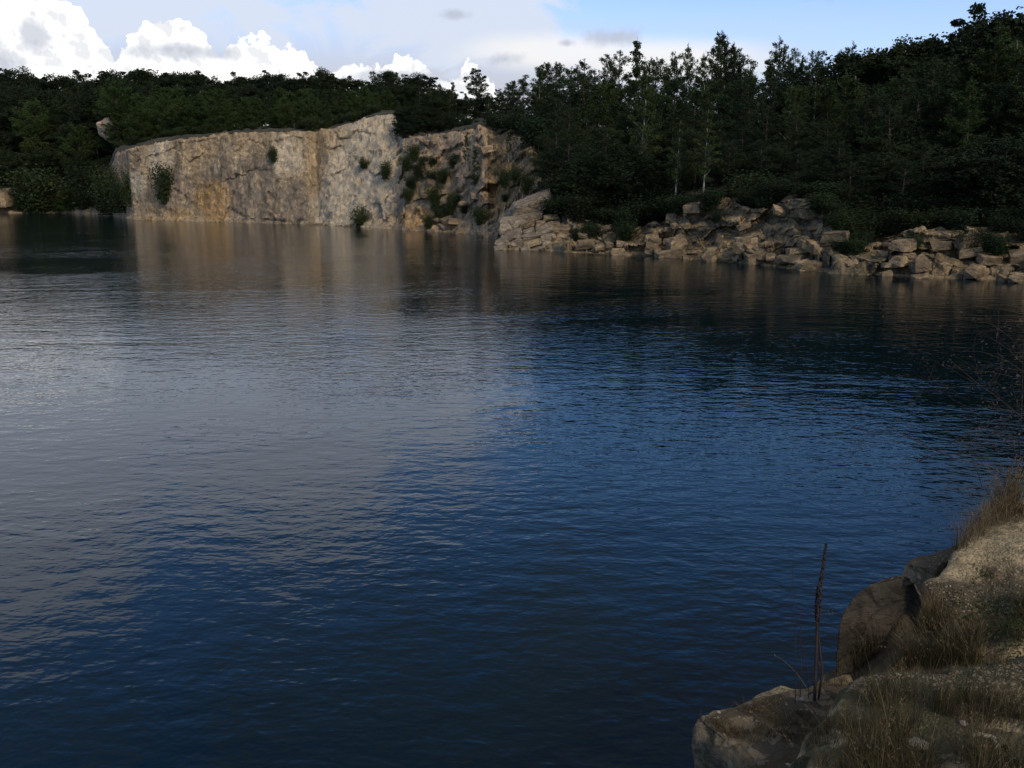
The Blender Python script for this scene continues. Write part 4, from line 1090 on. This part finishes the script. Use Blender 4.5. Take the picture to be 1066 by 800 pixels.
for (tx, ty, dd) in ((945, 385, 0), (990, 360, .4), (1035, 400, .2), (955, 470, -.2), (1062, 330, .6), (1010, 420, 0)):
    tgt = P3(tx, ty, 9.4 + dd); v = tgt - bs; L = np.linalg.norm(v)
    twig_tree(g, lf, bs, v / L, L * .72, .0075, 0, rs)
g.build('twigs', M_TWIG, root); lf.build('foliage', M_TWIG, root)
tag(root, 'bare twiggy shrub leaning over the water beyond the rim', 'shrub')
root = empty('bushy_shrub'); g = Geo(); lf = Geo()
bs = np.array(at_f(1130, 500, 4.7)); bs[1] += .6
for (tx, ty, dd) in ((1058, 380, 0), (1075, 360, .3), (1080, 400, .2), (1070, 430, .1), (1100, 350, .3)):
    tgt = P3(tx, ty, 10 + dd); v = tgt - bs; L = np.linalg.norm(v); twig_tree(g, lf, bs, v / L, L * .7, .009, 0, rs)
    for q in range(50):
        c = tgt + rs.normal(0, .16, 3); lf.leaves(c[None], rs.normal(0, 1, (1, 3)), .05, .02)
g.build('twigs', M_TWIG, root); lf.build('foliage', M_TWIG, root)
tag(root, 'dark half bare shrub at the right edge above the water', 'shrub')

# ---- stones on the bank
pebm = []
for i in range(5):
    bm = bmesh.new(); bmesh.ops.create_icosphere(bm, subdivisions=3, radius=1)
    for v in bm.verts: v.co *= 1 + .35 * mn.fractal(v.co * 1.1 + Vector((i * 4.1, 0, 0)), .9, 2, 3); v.co.z *= .65
    me = bpy.data.meshes.new('pebble'); bm.to_mesh(me); bm.free(); pebm.append(me)
M_PALE = flat_mat('pale_stone', (.22, .185, .135), (.34, .295, .225), 0, 40)
for me in pebm: me.materials.append(M_PALE); me.shade_smooth()
for (px, py, s, lab) in ((733, 741, .020, 'palest pebble at the corner of the jutting block'), (748, 742, .013, 'small pebble just right of the palest corner pebble'), (801, 717, .030, 'flat pinkish stone on the back edge of the jutting block'), (778, 724, .022, 'grey stone on the back edge of the jutting block'),
                         (934, 703, .014, 'small white pebble at the back lip of the near shelf'), (821, 797, .014, 'white chip at the crack between block and shelf'), (1002, 736, .020, 'white pebble in the turf of the shelf'), (835, 729, .016, 'pebble at the foot of the mullein'),
                         (955, 777, .050, 'rounded grey stone half buried in the shelf grass'), (1003, 754, .02, 'pale stone in the middle of the shelf turf')):
    h, _ = hit(px, py); 
    if h is None: continue
    o = bpy.data.objects.new('pebble' if s < .03 else 'stone', random.choice(pebm)); col.objects.link(o); o.location = h + Vector((0, 0, s * .25)); o.scale = (s * 1.2, s, s); o.rotation_euler = (0, 0, rnd(0, 6)); tag(o, lab, 'stone')
# twisted pale scrap of dry wood
g = Geo(); h, _ = hit(1030, 775); h = np.array(h)
g.tube(h + np.array([(-.07, .05, .015), (-.03, .055, .022), (.0, .045, .02), (.03, .04, .018), (.05, .02, .02)]), [.009, .013, .011, .012, .005], 7)
g.tube(h + np.array([(.03, .04, .018), (.02, .0, .02), (.03, -.03, .015), (.0, -.05, .012)]), [.01, .009, .01, .004], 7)
tag(g.build('driftwood', M_PALE, smooth=True), 'forked pale scrap of weathered wood lying in the shelf grass', 'dry wood')
# gravel grains
g = Geo(); cube = np.array([(-1, -1, -.6), (1, -1, -.6), (1, 1, -.6), (-1, 1, -.6), (-.7, -.6, .6), (.6, -.7, .6), (.7, .6, .6), (-.6, .7, .6)], float); cf = np.array([(0, 1, 5, 4), (1, 2, 6, 5), (2, 3, 7, 6), (3, 0, 4, 7), (4, 5, 6, 7)])
for poly, n in (([(948, 600), (1010, 548), (1070, 525), (1075, 640), (1000, 640)], 1500), ([(960, 705), (1075, 685), (1075, 745), (1000, 740)], 1500), ([(870, 720), (900, 704), (960, 700), (930, 720)], 400), ([(735, 748), (850, 714), (880, 706), (840, 760)], 350)):
    c = 0
    while c < n:
        x, y = rnd(min(p[0] for p in poly), max(p[0] for p in poly)), rnd(min(p[1] for p in poly), max(p[1] for p in poly)); c += 1
        if not in_poly(x, y, poly): continue
        h, nn = hit(x, y)
        if h is None or abs(nn.z) < .5: continue
        s = abs(random.gauss(.002, .003)) + .002; a = rnd(0, 6.28); ca, sa = math.cos(a), math.sin(a)
        v = cube * s * np.array([rnd(.7, 1.4), rnd(.7, 1.2), rnd(.6, 1)]) + rng.normal(0, .15 * s, (8, 3)); v = np.column_stack([v[:, 0] * ca - v[:, 1] * sa, v[:, 0] * sa + v[:, 1] * ca, v[:, 2]]) + np.array(h)
        g.add(v, cf, random.choice([0, 0, 1]))
tag(g.build('gravel', [flat_mat('grain_tan', (.18, .14, .085), (.29, .235, .15), 0, 60), flat_mat('grain_grey', (.11, .088, .058), (.22, .18, .12), 0, 60)]), 'loose pale gravel scattered over the near bank', 'gravel', kind='stuff')
